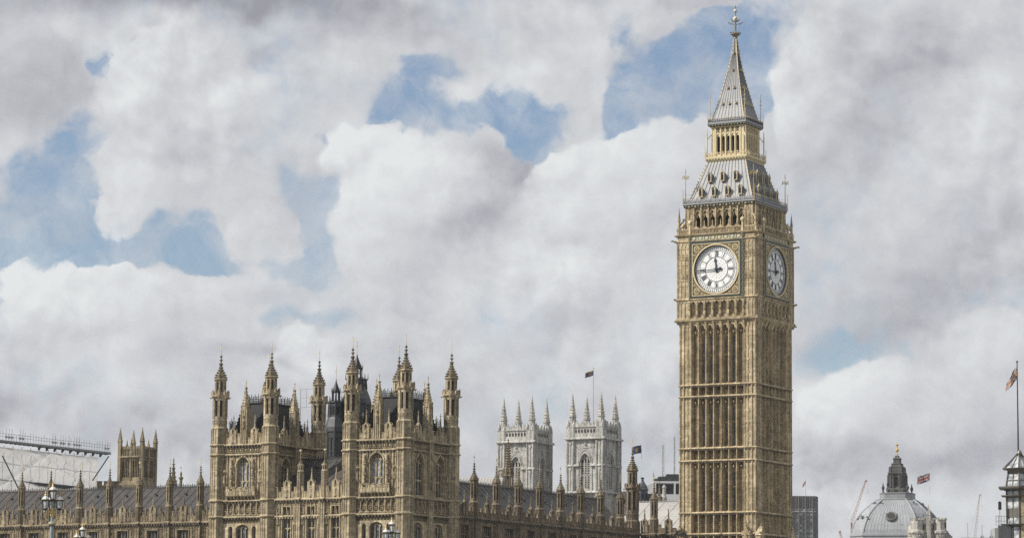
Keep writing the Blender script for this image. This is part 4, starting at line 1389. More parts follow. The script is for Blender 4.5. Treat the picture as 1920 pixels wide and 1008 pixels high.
    m.sq([(3.02, 76.05), (3.1, 76.2), (3.2, 76.35), (3.28, 76.7), (3.28, 76.82), (2.5, 76.84)])
    for k in range(4):
        m.T = face(k, 3.22)
        for i in range(14):
            x = -3.05 + i * .47
            m.octa(x, -.06, 76.5, .16, .17)
        for i in range(15):
            x = -3.15 + i * .45
            m.box(x - .035, x + .035, -.02, .04, 76.8, 77.45); m.octa(x, .01, 77.5, .075, .1)
            if i < 14: m.octa(x + .225, 0, 77.1, .13, .13)
        m.box(-3.2, 3.2, -.03, .04, 77.32, 77.38)
        m.T = face(k, HL)
        n = 6; x0 = -2.2; p = 4.4 / n
        n = 5; x0 = -1.9; p = 3.8 / 5
        for i in range(n):
            c = x0 + p * (i + .5)
            wall_arch(m, x0 + p * i, x0 + p * (i + 1), 76.8, 81.15, c, .5, 77.3, 79.55, .35, .1, .3)
            for zz in (80.2, 80.45, 80.7, 80.93): m.octa(c, .06, zz, .1 if zz < 80.9 else .07, .1)
            m.box(c - .22, c - .16, .02, .12, 80.0, 81.1); m.box(c + .16, c + .22, .02, .12, 80.0, 81.1)
            lvh.T = m.T; lvh.box(c - .3, c + .3, .085, .095, 80.12, 81.1)
            for s2 in (-1, 1):
                m.poly([(c + s2 * .38, 80.1), (c + s2 * .38, 79.8), (c, 80.25), (c, 80.45)][::s2], .0, .1)
        for i in range(n + 1):
            x = x0 + p * i
            m.box(x - .075, x + .075, -.06, .14, 76.8, 81.15)
        for sg in (-1, 1):
            m.box(min(sg * 1.9, sg * HL), max(sg * 1.9, sg * HL), 0, .4, 76.8, 81.15) if k % 2 == 0 else m.box(min(sg * 1.9, sg * (HL - .4)), max(sg * 1.9, sg * (HL - .4)), 0, .4, 76.8, 81.15)
            for x in (2.1, 2.48): m.box(sg * x - .06, sg * x + .06, -.07, .01, 76.8, 81.15)
    m.T = Matrix.Identity(4)
    m.sq([(2.5, 81.1), (2.7, 81.2), (2.75, 81.25)])
    for sx in (-1, 1):
        for sy in (-1, 1):
            m.lathe(sx * 3.05, sy * 3.05, [(.09, 76.8), (.08, 79.6), (.04, 81.0)], 6)
            m.octa(sx * 3.05, sy * 3.05, 80.0, .13); m.octa(sx * 3.05, sy * 3.05, 80.6, .09)
            m.beam((sx * 3.05, sy * 3.05, 79.4), (sx * 2.5, sy * 2.5, 80.3), .06, 4)
            m.lathe(sx * 3.28, sy * 3.28, [(.05, 76.7), (.03, 78.4)], 5)
    lan = m.build('lantern', plain('gilded_lantern_stone', (.68, .58, .38), .6, .1, .3, 5.), root)
    lvh.T = Matrix.Identity(4); lvh.sq([(1.95, 76.85), (1.95, 81.1)]); lvh.build('lantern_core', M_VOID, lan)
    m = MB(); m.sq([(2.7, 81.22), (2.98, 81.4), (3.0, 81.6), (2.96, 81.68)])
    q = MB()
    for k in range(4):
        q.T = face(k, 2.88)
        for i in range(12):
            q.octa(-2.75 + i * .5, -.06, 81.42, .15, .13)
    lc_ = m.build('lantern_cornice', M_GREEN, root); q.T = Matrix.Identity(4)
    q.box(-2.9, 2.9, -2.98, -2.94, 81.55, 81.6); q.build('cornice_leaf', M_GILT, lc_)

    # ---- spire
    prof = [(2.96, 81.62), (2.96, 81.95), (2.72, 81.96), (2.52, 82.35), (2.42, 82.7), (1.98, 84.4), (1.44, 86.7), (.80, 89.7), (.43, 92.1), (.20, 94.4)]
    m = MB(); m.sq(prof)
    spire = m.build('spire', M_CAST, root)
    seam = MB(); cr = MB()
    for k in range(4):
        seam.T = Matrix.Rotation(k * PI / 2, 4, 'Z')
        for j in range(-4, 5):
            f = j / 4.5
            top = len(prof) if abs(f) < .3 else (len(prof) - 1 if abs(f) < .7 else len(prof) - 2)
            for a_, b_ in zip(prof[3:top - 1], prof[4:top]):
                seam.beam((f * a_[0], -a_[0] - .01, a_[1]), (f * b_[0], -b_[0] - .01, b_[1]), .035, 4)
        cre_n = 20
        for i in range(cre_n + 1):
            x = -2.9 + 5.8 * i / cre_n
            seam.box(x - .05, x + .05, -2.99, -2.9, 81.9, 82.3)
            cr_x = x
            cr.T = seam.T
            cr.octa(cr_x, -2.94, 82.42, .10, .13)
        seam.box(-2.95, 2.95, -2.98, -2.9, 82.2, 82.27)

        def hz(z):
            for a_, b_ in zip(prof[:-1], prof[1:]):
                if a_[1] <= z <= b_[1] and b_[1] > a_[1]: return a_[0] + (b_[0] - a_[0]) * (z - a_[1]) / (b_[1] - a_[1])
            return .3
        for z, us in ((84.5, (-1.05, 0, 1.05)), (86.9, (-.5, .5)), (89.6, (0,)), (92.2, (0,))):
            s_ = .24 if z < 88 else .17
            h = hz(z)
            for u in us:
                cr.T = Matrix.Rotation(k * PI / 2, 4, 'Z') @ Matrix.Translation((0, -h, 0))
                cr.add([(u - s_, -.02, z), (u + s_, -.02, z), (u, -.28, z - .02), (u, -.30, z + .34), (u, .1, z + .42)], [(0, 2, 3), (2, 1, 3), (0, 3, 4), (3, 1, 4)])
                cr.octa(u, -.24, z + .36, .07, .12)
    for sx in (-1, 1):
        for sy in (-1, 1):
            cr.T = Matrix.Identity(4)
            for a_, b_ in zip(prof[3:-1], prof[4:]):
                cr.beam((sx * a_[0], sy * a_[0], a_[1]), (sx * b_[0], sy * b_[0], b_[1]), .05, 4)
            z = 82.9
            while z < 94:
                h = hz(z); cr.octa(sx * (h + .07), sy * (h + .07), z, .085, .09); z += .55
            x, y = sx * 2.72, sy * 2.72
            cr.lathe(x, y, [(.07, 81.7), (.055, 84.2), (.03, 86.5)], 5)
            for dz, r_ in ((84.9, .3), (85.5, .18)):
                for i in range(4):
                    cr.beam((x, y, dz), (x + r_ * math.cos(i * PI / 2), y + r_ * math.sin(i * PI / 2), dz), .03, 4)
            cr.beam((x, y, 83.1), (sx * 2.2, sy * 2.2, 83.2), .02, 4)
            cr.lathe(sx * 2.98, sy * 2.98, [(.05, 81.6), (.03, 83.6)], 5)
    seam.build('spire_seam', M_JOINT, spire); cr.build('spire_crocket', M_GILT, spire)
    # ---- finial
    m = MB(); w_ = MB()
    m.lathe(0, 0, [(.24, 94.35), (.28, 94.5), (.24, 94.62), (.45, 94.9), (.72, 95.05), (.75, 95.2), (.5, 95.3), (.16, 95.4)], 12)
    for i in range(12):
        a = i * PI / 6; m.octa(.72 * math.cos(a), .72 * math.sin(a), 95.32, .09, .14)
    m.lathe(0, 0, [(.14, 95.4), (.13, 96.4), (.09, 97.2), (.08, 99.2)], 8)
    m.octa(0, 0, 96.2, .2, .12)
    for i in range(4):
        a = i * PI / 2 + .5
        c, s_ = math.cos(a), math.sin(a)
        m.beam((0, 0, 96.5), (c * .95, s_ * .95, 96.8), .05, 4)
        m.beam((0, 0, 96.9), (c * .6, s_ * .6, 97.25), .05, 4)
        m.octa(c * 1.0, s_ * 1.0, 96.82, .12); m.octa(c * .66, s_ * .66, 96.6, .13); m.octa(c * .62, s_ * .62, 97.3, .1)
        m.octa(c * .4, s_ * .4, 97.05, .15)
    w_.lathe(0, 0, [(.05, 97.0), (.3, 97.1), (.36, 97.35), (.3, 97.6), (.12, 97.78)], 10)
    w_.lathe(0, 0, [(.05, 98.3), (.22, 98.4), (.27, 98.55), (.2, 98.75), (.08, 98.85)], 10)
    w_.beam((-.26, 0, 99.25), (.26, 0, 99.25), .07, 5); w_.beam((0, -.26, 99.25), (0, .26, 99.25), .07, 5); w_.octa(0, 0, 99.42, .09, .14)
    fin = m.build('finial', plain('tarnished_gilding', (.30, .26, .19), .5, .3, .5, 5.), root); w_.build('orb', plain('pale_gilding', (.62, .56, .44), .35, .3), fin)


clock_tower()

# ------------------------------------------------------------------ palace: corner towers
HX, HY = 3.82, 5.36          # turret centres of a corner tower


def corner_tower(name, label, u, v):
    root = thing(name, label, 'palace tower', plan(u, v), RZ)
    S = S_PAL
    WY, WX = HY + .2, HX + .2      # wall planes
    m = MB(); m.dirt = MB(); pbs = []
    m.box(-WX + .9, WX - .9, -WY + .9, WY - .9, 0, 31.2)
    sides = []
    for k, (half, other) in enumerate(((HX, WY), (HY, WX), (HX, WY), (HY, WX))):
        F = Matrix.Rotation(k * PI / 2, 4, 'Z') @ Matrix.Translation((0, -other, 0)); m.T = F
        x0, x1 = -half + .8, half - .8
        if k in (0, 2):
            wins = [(0.0, 1.9, 25.62, 28.2, 1.12, 3, (26.42,))]
        else:
            wins = [(-2.35, 1.9, 24.35, 27.75, 1.6, 3, (26.15,)), (2.35, 1.9, 24.35, 27.75, 1.6, 3, (26.15,))]
        bx = [x0] + [(wins[i][0] + wins[i + 1][0]) / 2 for i in range(len(wins) - 1)] + [x1]
        for i, (cx, ww, zs, zr, ri, li, tr) in enumerate(wins):
            wall_arch(m, bx[i], bx[i + 1], 24.1, 29.7, cx, ww, zs, zr, ri, 0, .75)
            hood(m, cx, ww + .1, zr, ri + .08, -.16, .02, .16)
            m.box(cx - ww / 2 - .12, cx - ww / 2, -.1, .02, zs, zr); m.box(cx + ww / 2, cx + ww / 2 + .12, -.1, .02, zs, zr)
        # lower storeys
        pb = MB(); pb.T = F; pb.box(x0, x1, .06, .75, 21.2, 24.1); pbs.append(('panel_band', pb)); pb = MB(); pb.T = F; pb.box(x0, x1, -.05, -.002, 29.9, 30.6); pbs.append(('frieze', pb))
        lw = [(0.0, 1.9), (-1.75, .6), (1.75, .6)] if k in (0, 2) else [(-2.35, 1.9), (2.35, 1.9)]
        lw.sort()
        bx2 = [x0] + [(lw[i][0] + lw[i][1] / 2 + lw[i + 1][0] - lw[i + 1][1] / 2) / 2 for i in range(len(lw) - 1)] + [x1]
        for i, (cx, ww) in enumerate(lw):
            wall_arch(m, bx2[i], bx2[i + 1], 16.0, 21.2, cx, ww, 16.6, 20.55, .5 if ww > 1 else .3, 0, .75)
        m.box(x0, x1, 0, .75, 0, 16.0)
        # panels
        panels(m, x0, x1, max(4, int((x1 - x0) / .85)), 22.2, 23.75, .07, .22, .1, True, True)
        n = max(4, int((x1 - x0) / .85)); p = (x1 - x0) / n
        for i in range(n): quatre(m, x0 + p * (i + .5), 22.75, p * .28, .06, .1)
        n = int((x1 - x0) / .72); p = (x1 - x0) / n
        for i in range(n): quatre(m, x0 + p * (i + .5), 30.25, .3, 0, .14)
        # flanking blind panels
        if k in (0, 2):
            for sg in (-1, 1):
                for xx in (1.32, 1.9, 2.35, 2.95): m.box(sg * xx - .06, sg * xx + .06, -.14, .02, 24.2, 29.6)
                m.box(sg * 1.61 - .2, sg * 1.61 + .2, -.2, .02, 25.0, 29.3)
                z = 25.5
                while z < 29.2:
                    m.octa(sg * 1.61, -.28, z, .27, .17); m.box(sg * 1.61 - .22, sg * 1.61 + .22, -.36, 0, z + .2, z + .28)
                    statue(m, sg * 1.61, -.3, z + .3, .8); z += 1.28
                statue(m, sg * 2.66, -.2, 26.2, 1.0); m.hull((sg * 2.66 - .08, sg * 2.66 + .08, -.05, 0, 25.7), (sg * 2.66 - .25, sg * 2.66 + .25, -.4, 0, 26.2))
                m.octa(sg * 2.66, -.2, 27.6, .25, .35)
                quatre(m, sg * 2.66, 29.2, .3, 0, .08)
            # embattled balcony
            m.box(-2.15, 2.15, -.55, 0, 24.5, 24.72)
            parapet(m, -2.15, 2.15, -.62, 24.6, 25.55, .48, .16)
            for i in range(9): m.hull((-2.1 + .52 * i - .05, -2.1 + .52 * i + .05, -.1, 0, 23.95), (-2.1 + .52 * i - .08, -2.1 + .52 * i + .08, -.5, 0, 24.5))
        else:
            for c0 in (-2.35, 2.35):
                for sg in (-1, 1):
                    m.box(c0 + sg * 1.35 - .06, c0 + sg * 1.35 + .06, -.12, .02, 24.2, 29.6)
                    statue(m, c0 + sg * 1.72, -.12, 26.2, .9) if sg * c0 > 0 else None
            m.box(-.42, .42, -.28, .02, 16, 31.2)
            for xx in (-.38, 0, .38): m.box(xx - .05, xx + .05, -.36, -.27, 16, 31.0)
            z = 25.2
            while z < 29: m.octa(0, -.42, z, .22, .16); statue(m, 0, -.4, z + .2, .7); z += 1.2
            panels(m, x0, x1, 10, 28.9, 29.6, 0, .1, .07)
        for z, p_ in ((21.9, .3), (23.9, .32), (29.62, .22), (30.82, .38)):
            stringc(m, x0, x1, 0, z, .26, p_, .45)
        # parapet with two gabled niches
        gx = (-1.6, 1.6) if k in (0, 2) else (-2.6, 2.6)
        parapet(m, x0, x1, 0, 31.0, 32.25, .5, .25, [(q_, .5) for q_ in gx])
        for q_ in gx: gable(m, q_, -.02, 31.0, 32.95, 1.0, 34.5)
        sides.append((F, wins, lw))
    m.T = Matrix.Identity(4)
    m.box(-WX + .7, WX - .7, -WY + .7, WY - .7, 31.0, 31.3)
    body = m.build('tower_wall', S, root)
    m.dirt.build('string_corbels', S_SOOT_SHADE, body); 
    for nm_, pb in pbs: pb.build(nm_, S_PALB, body)
    for k, (F, wins, lw) in enumerate(sides):
        if k > 1: continue
        for (cx, ww, zs, zr, ri, li, tr) in wins:
            window(root, F, cx, ww, zs, zr, ri, li, tr, .3, S, M_GLASSL if k == 0 else M_GLASS)
        for cx, ww in lw:
            window(root, F, cx, ww, 16.6, 20.55, .5 if ww > 1 else .3, 3 if ww > 1 else 1, (18.6,), .3, S, M_GLASS)
    # middle pinnacle turrets on every side
    for k, (half, other) in enumerate(((HX, WY), (HY, WX), (HX, WY), (HY, WX))):
        m = MB(); m.T = Matrix.Rotation(k * PI / 2, 4, 'Z') @ Matrix.Translation((0, -other, 0))
        w_ = .42
        m.box(-w_, w_, -.1, .7, 31.0, 35.3)
        for xx in (-w_, -.14, .14, w_): m.box(xx - .05, xx + .05, -.17, -.1, 31.0, 35.2)
        for yy in (-.05, .3, .65):
            m.box(-w_ - .06, -w_, yy - .05, yy + .05, 31.2, 35.2); m.box(w_, w_ + .06, yy - .05, yy + .05, 31.2, 35.2)
        statue(m, 0, -.18, 33.0, 1.2); m.octa(0, -.2, 34.4, .2, .25)
        m.poly([(-w_ - .08, 35.2), (w_ + .08, 35.2), (0, 36.0)], -.14, .74)
        for dx in (-w_, w_):
            m.octa(dx, -.1, 35.6, .1, .3); m.octa(dx, .7, 35.6, .1, .3)
        pr = [(.5, 35.2), (.42, 36.2), (.2, 37.1), (.1, 38.0)]
        m.lathe(0, .3, pr, 8); crockets(m, 0, .3, pr, 8, step=.36, r=.1)
        m.lathe(0, .3, [(.05, 37.9), (.22, 38.0), (.06, 38.15)], 8)
        pin = m.build('pinnacle', S, root)
        v_ = MB(); v_.T = Matrix.Rotation(k * PI / 2, 4, 'Z') @ Matrix.Translation((0, -other + .3, 0))
        v_.lathe(0, 0, [(.04, 38.0), (.025, 39.0)], 5); v_.octa(0, 0, 38.6, .09, .09); v_.box(-.18, .18, -.02, .02, 38.75, 38.8)
        v_.build('weather_vane', M_GOLD, pin)
    for sx, sy in ((-1, -1), (1, -1), (1, 1), (-1, 1)):
        turret(root, sx * HX, sy * HY, .95, 0, 32.95, 34.35, 36.8, 42.25, upper=(37.55, .63, 39.0), bands=(21.95, 23.95, 29.65, 30.85), zv=43.7,
               panelz=(0, 8, 14, 18, 22.2, 24.3, 26.0, 27.7, 29.4, 31.1), stone_m=S, slot=.30)
    # steep iron roof with cresting
    m = MB(); bx_, by_ = HX - 1.0, HY - .9
    tx, ty = 1.55, 3.3
    m.hull((-bx_, bx_, -by_, by_, 31.2), (-bx_ + .25, bx_ - .25, -by_ + .25, by_ - .25, 32.2))
    m.hull((-bx_ + .25, bx_ - .25, -by_ + .25, by_ - .25, 32.2), (-tx, tx, -ty, ty, 36.2))
    m.box(-tx - .12, tx + .12, -ty - .12, ty + .12, 36.2, 36.35)
    roof = m.build('iron_roof', M_IRON, root)
    m = MB()
    for sy in (-1, 1): cresting(m, -tx, tx, sy * ty, 36.35, .95, .24)
    for sx in (-1, 1): cresting(m, -ty, ty, sx * tx, 36.35, .95, .24, along='y')
    for sx in (-1, 1):
        for sy in (-1, 1):
            m.lathe(sx * tx, sy * ty, [(.09, 36.3), (.05, 37.9)], 6); m.octa(sx * tx, sy * ty, 37.2, .2, .12); m.octa(sx * tx, sy * ty, 37.6, .14, .12)
            m.beam((sx * (bx_ - .25), sy * (by_ - .25), 32.25), (sx * tx, sy * ty, 36.3), .07, 4)
            for i in range(9):
                t_ = (i + .5) / 9
                m.octa(sx * ((bx_ - .25) + (tx - bx_ + .25) * t_ + .06), sy * ((by_ - .25) + (ty - by_ + .25) * t_ + .06), 32.25 + 4.05 * t_ + .08, .1, .14)
            # low side railings by the turrets
    for sx in (-1, 1):
        cresting(m, -HY + 1.2, -HY + 2.0, sx * (HX - .75), 33.0, .95, .2, along='y'); cresting(m, HY - 2.4, HY - 1.2, sx * (HX - .75), 33.0, .95, .2, along='y')
        m.box(sx * (HX - .75) - .05, sx * (HX - .75) + .05, HY - 2.4, HY - 1.2, 31.2, 33.0)
    for sy in (-1, 1):
        cresting(m, -HX + .8, -HX + 2.2, sy * (HY - .9), 33.0, .95, .2)
        m.box(-HX + .8, -HX + 2.2, sy * (HY - .9) - .05, sy * (HY - .9) + .05, 31.2, 33.0)
    m.build('roof_cresting', M_BLACK, roof)
    return root


t1 = corner_tower('corner_tower', 'square gothic palace tower with eight spired turrets and pinnacles, the one nearer the clock tower', -4.65, 6.46)
t2 = copy_tree(t1)
t2.location = plan(-24.19, 6.46)
t2['label'] = 'square gothic palace tower with steep black roof, leftmost of the matching pair'
for t_ in (t1, t2): t_['group'] = 'square palace towers with octagonal corner turrets'

# light scaffold frame on the roof behind the left tower's side
tg = thing('scaffold_frame', 'thin steel scaffold frame standing on the roof of the left palace tower', 'scaffold', plan(-24.19, 6.46), RZ)
m = MB()
X0, X1, Yb = 2.2, 4.2, 3.6
for x in (X0, X1):
    m.beam((x, Yb, 31.2), (x, Yb, 38.6), .035, 4)
for z in (36.2, 37.4, 38.5): m.beam((X0, Yb, z), (X1, Yb, z), .03, 4)
m.beam((X1, Yb, 36.2), (X1 + .9, Yb, 33.0), .03, 4); m.beam((3.1, Yb, 36.2), (3.1, Yb, 38.5), .025, 4)
m.build('steel_tube', M_STEEL, tg)


# ------------------------------------------------------------------ palace ranges
def palace_range(name, label, u, v, rot, x0, x1, xs_turret, bay, zc, S, tur, gz, rz_, ridge, pw, roofm, win=(1.55, 3), midpin=1.15, low=True, xs_gable=None, minipin=True, roof_x=None, pv=.45, wy=0.0, ventrow=True, cutl=False):
    """tur=(r, zb, zp, zs, tip, vane); zc cornice; gz=(parapet, gable, finial); ridge=(y,z)"""
    root = thing(name, label, 'palace wing', plan(u, v), rot)
    m = MB(); m.dirt = MB()
    zb = zc - .05
    wz = zb - .75
    gx = xs_gable if xs_gable is not None else [x + bay / 2 for x in xs_turret]
    gx = [x for x in gx if x0 + .3 < x < x1 - .3]
    edges = [x0] + [(gx[i] + gx[i + 1]) / 2 for i in range(len(gx) - 1)] + [x1]
    ww, li = win
    for i, c in enumerate(gx):
        wall_arch(m, edges[i], edges[i + 1], wz - 4.2, zb, c, ww, wz - 3.9, wz, 0.0 if ww > 1.3 else .4, 0, .6)
        m.box(edges[i], edges[i + 1], 0, .6, 0, wz - 4.2)
        m.box(c - ww / 2 - .14, c + ww / 2 + .14, -.12, .02, wz, wz + .12)
        for sg in (-1, 1):
            m.box(c + sg * (ww / 2 + .1) - .05, c + sg * (ww / 2 + .1) + .05, -.1, .02, wz - 4, wz + .1)
            q_ = (bay / 2 + ww / 2) / 2 + .05
            for dx in (-.22, .22): m.box(c + sg * q_ + dx - .045, c + sg * q_ + dx + .045, -.1, .02, wz - 4, zb - .2)
            m.octa(c + sg * q_, -.1, wz - .8, .18, .3); m.octa(c + sg * q_, -.1, wz - .1, .14, .2); statue(m, c + sg * q_, -.1, wz - 2.2, 1.0)
            for dx in (-.22,):
                m.poly([(c + sg * q_ - .22, zb - .15), (c + sg * q_ - .22, zb - .6), (c + sg * q_, zb - .2), (c + sg * q_ + .22, zb - .6), (c + sg * q_ + .22, zb - .15)], -.09, .01)
    stringc(m, x0, x1, 0, zc, .3, .36, .42)
    m.box(x0, x1, -.06, .02, zc - .62, zc - .5)
    for c in gx: quatre(m, c, zc - .32, .14, 0, .06)
    zp, zg, zf = gz
    parapet(m, x0, x1, -.02, zc + .22, zp, .46, .22, [(c, .5) for c in gx])
    for c in gx:
        gable(m, c, -.04, zc + .22, zg, 1.05, zf)
    m.box(x0, x1, .6, 1.2, zc - .6, zc + .35)
    if minipin:
        for c in gx:
            for sg in (-1, 1):
                x = c + sg * midpin
                m.box(x - .1, x + .1, -.06, .14, zp - .3, zp + .35)
                m.lathe(x, .04, [(.13, zp + .35), (.08, zp + .75), (.03, zp + .95)], 6); m.octa(x, .04, zp + .98, .09, .1)
    # buttress strips under the turrets
    for x in xs_turret:
        m.box(x - pw, x + pw, -.32, 0, 0, zc + .3)
        for dx in (-pw * .9, 0, pw * .9): m.box(x + dx - .05, x + dx + .05, -.38, -.31, 0, zc)
        for zz in (zc - 1.2, zc - 2.6, zc - 4.2): m.box(x - pw, x + pw, -.36, -.31, zz, zz + .08)
        stringc(m, x - pw - .05, x + pw + .05, -.32, zc, .3, .3, .3)
    wall = m.build('wall', S, root)
    m.dirt.build('cornice_corbels', S_SOOT_SHADE, wall)
    F = Matrix.Identity(4)
    for c in gx:
        window(root, F, c, ww, wz - 3.9, wz, 0.0 if ww > 1.3 else .4, li, (wz - 1.2, wz - 2.6), .22, S, M_GLASS if li < 5 else M_GLASSL, mw=.08)
    r, zb_, zp_, zs_, tip, zv = tur
    for x in xs_turret:
        turret(root, x, pv - .25, r, zc + .25, zb_, zp_, zs_, tip, stone_m=S, zv=zv, slot=.28, panelz=(zc + .3,))
    # roof
    ry, rz1 = ridge
    m = MB()
    rx0, rx1 = roof_x or (x0, x1)
    slope(m, rx0, rx1, .9, zc + .1, ry, rz1, 1.18)
    m.add([(rx0, ry, rz1), (rx1, ry, rz1), (rx1, 2 * ry - .9, zc), (rx0, 2 * ry - .9, zc)], [(0, 1, 2, 3)])
    m.add([(rx0, .9, zc - .1), (rx0, ry, rz1 - .05), (rx0, 2 * ry - .9, zc), (rx1, .9, zc - .1), (rx1, ry, rz1 - .05), (rx1, 2 * ry - .9, zc)], [(0, 1, 2), (5, 4, 3)])
    m.box(rx0, rx1, ry - .1, ry + .1, rz1 - .05, rz1 + .12)
    sl_ = (rz1 - zc - .1) / (ry - .9)
    rng = random.Random(int(x1 * 10))
    rf = m.build('roof', roofm, root)
    m = MB(); cresting(m, rx0, rx1, ry, rz1 + .1, .34, .36)
    m.build('ridge_cresting', M_DSTEEL if roofm is M_SLATE else M_GREY, rf)
    if ventrow:
        for c in gx:
            for (dx, yy, s_) in ((.35, ry - 1.6, .17), (1.0, 1.9, .32), (-bay / 2 + .62, 1.8, .26)):
                z = zc + .1 + sl_ * (yy - .9)
                v_ = MB(); x = c + dx
                v_.hull((x - s_, x + s_, yy - s_ * .9, yy + s_ * 1.4, z - .12), (x - s_, x + s_, yy - s_ * .7, yy + s_ * 1.4, z + s_ * 1.25))
                v_.poly([(x - s_ * 1.2, z + s_ * 1.25), (x + s_ * 1.2, z + s_ * 1.25), (x + s_ * .2, z + s_ * 1.8), (x - s_ * .2, z + s_ * 1.8)], yy - s_ * .95, yy + s_ * 1.5)
                v_.build('roof_vent', M_DSTEEL, rf)
    return root


# left wing (frame x=0 at palace u=-70.13, wall plane v=3)
BL = 4.735
palace_range('palace_wing', 'long low palace wing with slate roof and spired turrets at the far left', -70.13 - 2 * BL, 3.0, RZ, 0, 70.13 + 2 * BL - 28.6,
             [BL * i for i in range(1, 11)], BL, 21.5, S_WING, (.46, 23.6, 24.1, 26.35, 28.65, 29.7), (22.95, 23.8, 25.1), 0, (8.0, 26.6), .44, M_SLATE, win=(1.6, 3))
# link range between the corner towers (frame x=0 at u=-19.3)
palace_range('palace_link', 'short palace range with slim spirelets between the two square palace towers', -19.3, .9, RZ, -1.0, 10.6,
             [3.5, 7.05], 3.55, 23.9, S_PAL, (.36, 27.3, 27.5, 27.95, 29.5, 30.2), (25.45, 26.3, 27.7), 0, (7.6, 29.4), .35, M_SLATE, win=(1.15, 2), midpin=.9,
             xs_gable=[1.72, 5.27, 8.83], minipin=False)
# second storey band of the link range
lk = bpy.data.objects['palace_link']
m = MB()
stringc(m, -1.0, 10.6, 0, 21.85, .26, .3, .4)
m.build('string_course', S_PAL, lk)
for i in range(3):
    m = MB(); panels(m, -.0 + 3.55 * i, 3.45 + 3.55 * i, 6, 22.2, 23.75, 0, .14, .08, True, False)
    m.build('tracery_panel', S_PAL, lk)
# right wing (wall plane u=-3, frame x=0 at v=13)
BR_ = 5.67
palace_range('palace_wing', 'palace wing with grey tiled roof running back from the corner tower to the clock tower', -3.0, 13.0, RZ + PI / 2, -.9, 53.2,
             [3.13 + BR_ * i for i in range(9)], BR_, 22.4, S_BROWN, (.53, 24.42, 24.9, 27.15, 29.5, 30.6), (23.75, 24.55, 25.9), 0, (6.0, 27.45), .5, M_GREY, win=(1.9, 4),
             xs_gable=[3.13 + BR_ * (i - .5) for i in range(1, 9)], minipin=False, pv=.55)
# east-facing return beside the clock tower
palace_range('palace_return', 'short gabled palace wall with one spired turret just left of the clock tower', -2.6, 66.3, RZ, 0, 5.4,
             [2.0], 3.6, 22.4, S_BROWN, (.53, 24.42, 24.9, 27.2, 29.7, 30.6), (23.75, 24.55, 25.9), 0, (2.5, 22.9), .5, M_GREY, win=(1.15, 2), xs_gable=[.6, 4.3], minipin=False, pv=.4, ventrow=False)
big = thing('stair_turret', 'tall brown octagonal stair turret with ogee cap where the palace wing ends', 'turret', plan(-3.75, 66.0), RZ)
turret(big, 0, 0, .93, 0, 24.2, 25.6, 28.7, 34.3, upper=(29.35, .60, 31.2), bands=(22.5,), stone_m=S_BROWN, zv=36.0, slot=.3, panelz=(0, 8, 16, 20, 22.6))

# ------------------------------------------------------------------ other buildings
# hall roof behind the return
hall = thing('great_hall', 'large pale lead-sheeted hall roof seen low between the big turret and clock tower', 'hall', plan(-18, 84), RZ)
m = MB(); m.box(0, 18, 0, 24, 0, 22.2); m.build('wall', S_WING, hall)
m = MB(); slope(m, -.4, 18.4, -.3, 22.0, 11.5, 28.8, 2.3); slope(m, -.4, 18.4, 23.3, 22.0, 11.5, 28.8, 2.3)
m.add([(0, 0, 22.1), (0, 11.5, 28.6), (0, 23, 22.1), (18, 0, 22.1), (18, 11.5, 28.6), (18, 23, 22.1)], [(0, 1, 2), (5, 4, 3)])
rf = m.build('roof', M_PALE, hall); m = MB(); cresting(m, -.4, 18.4, 11.5, 28.8, .4, .55); m.build('ridge_cresting', M_CONC, rf)


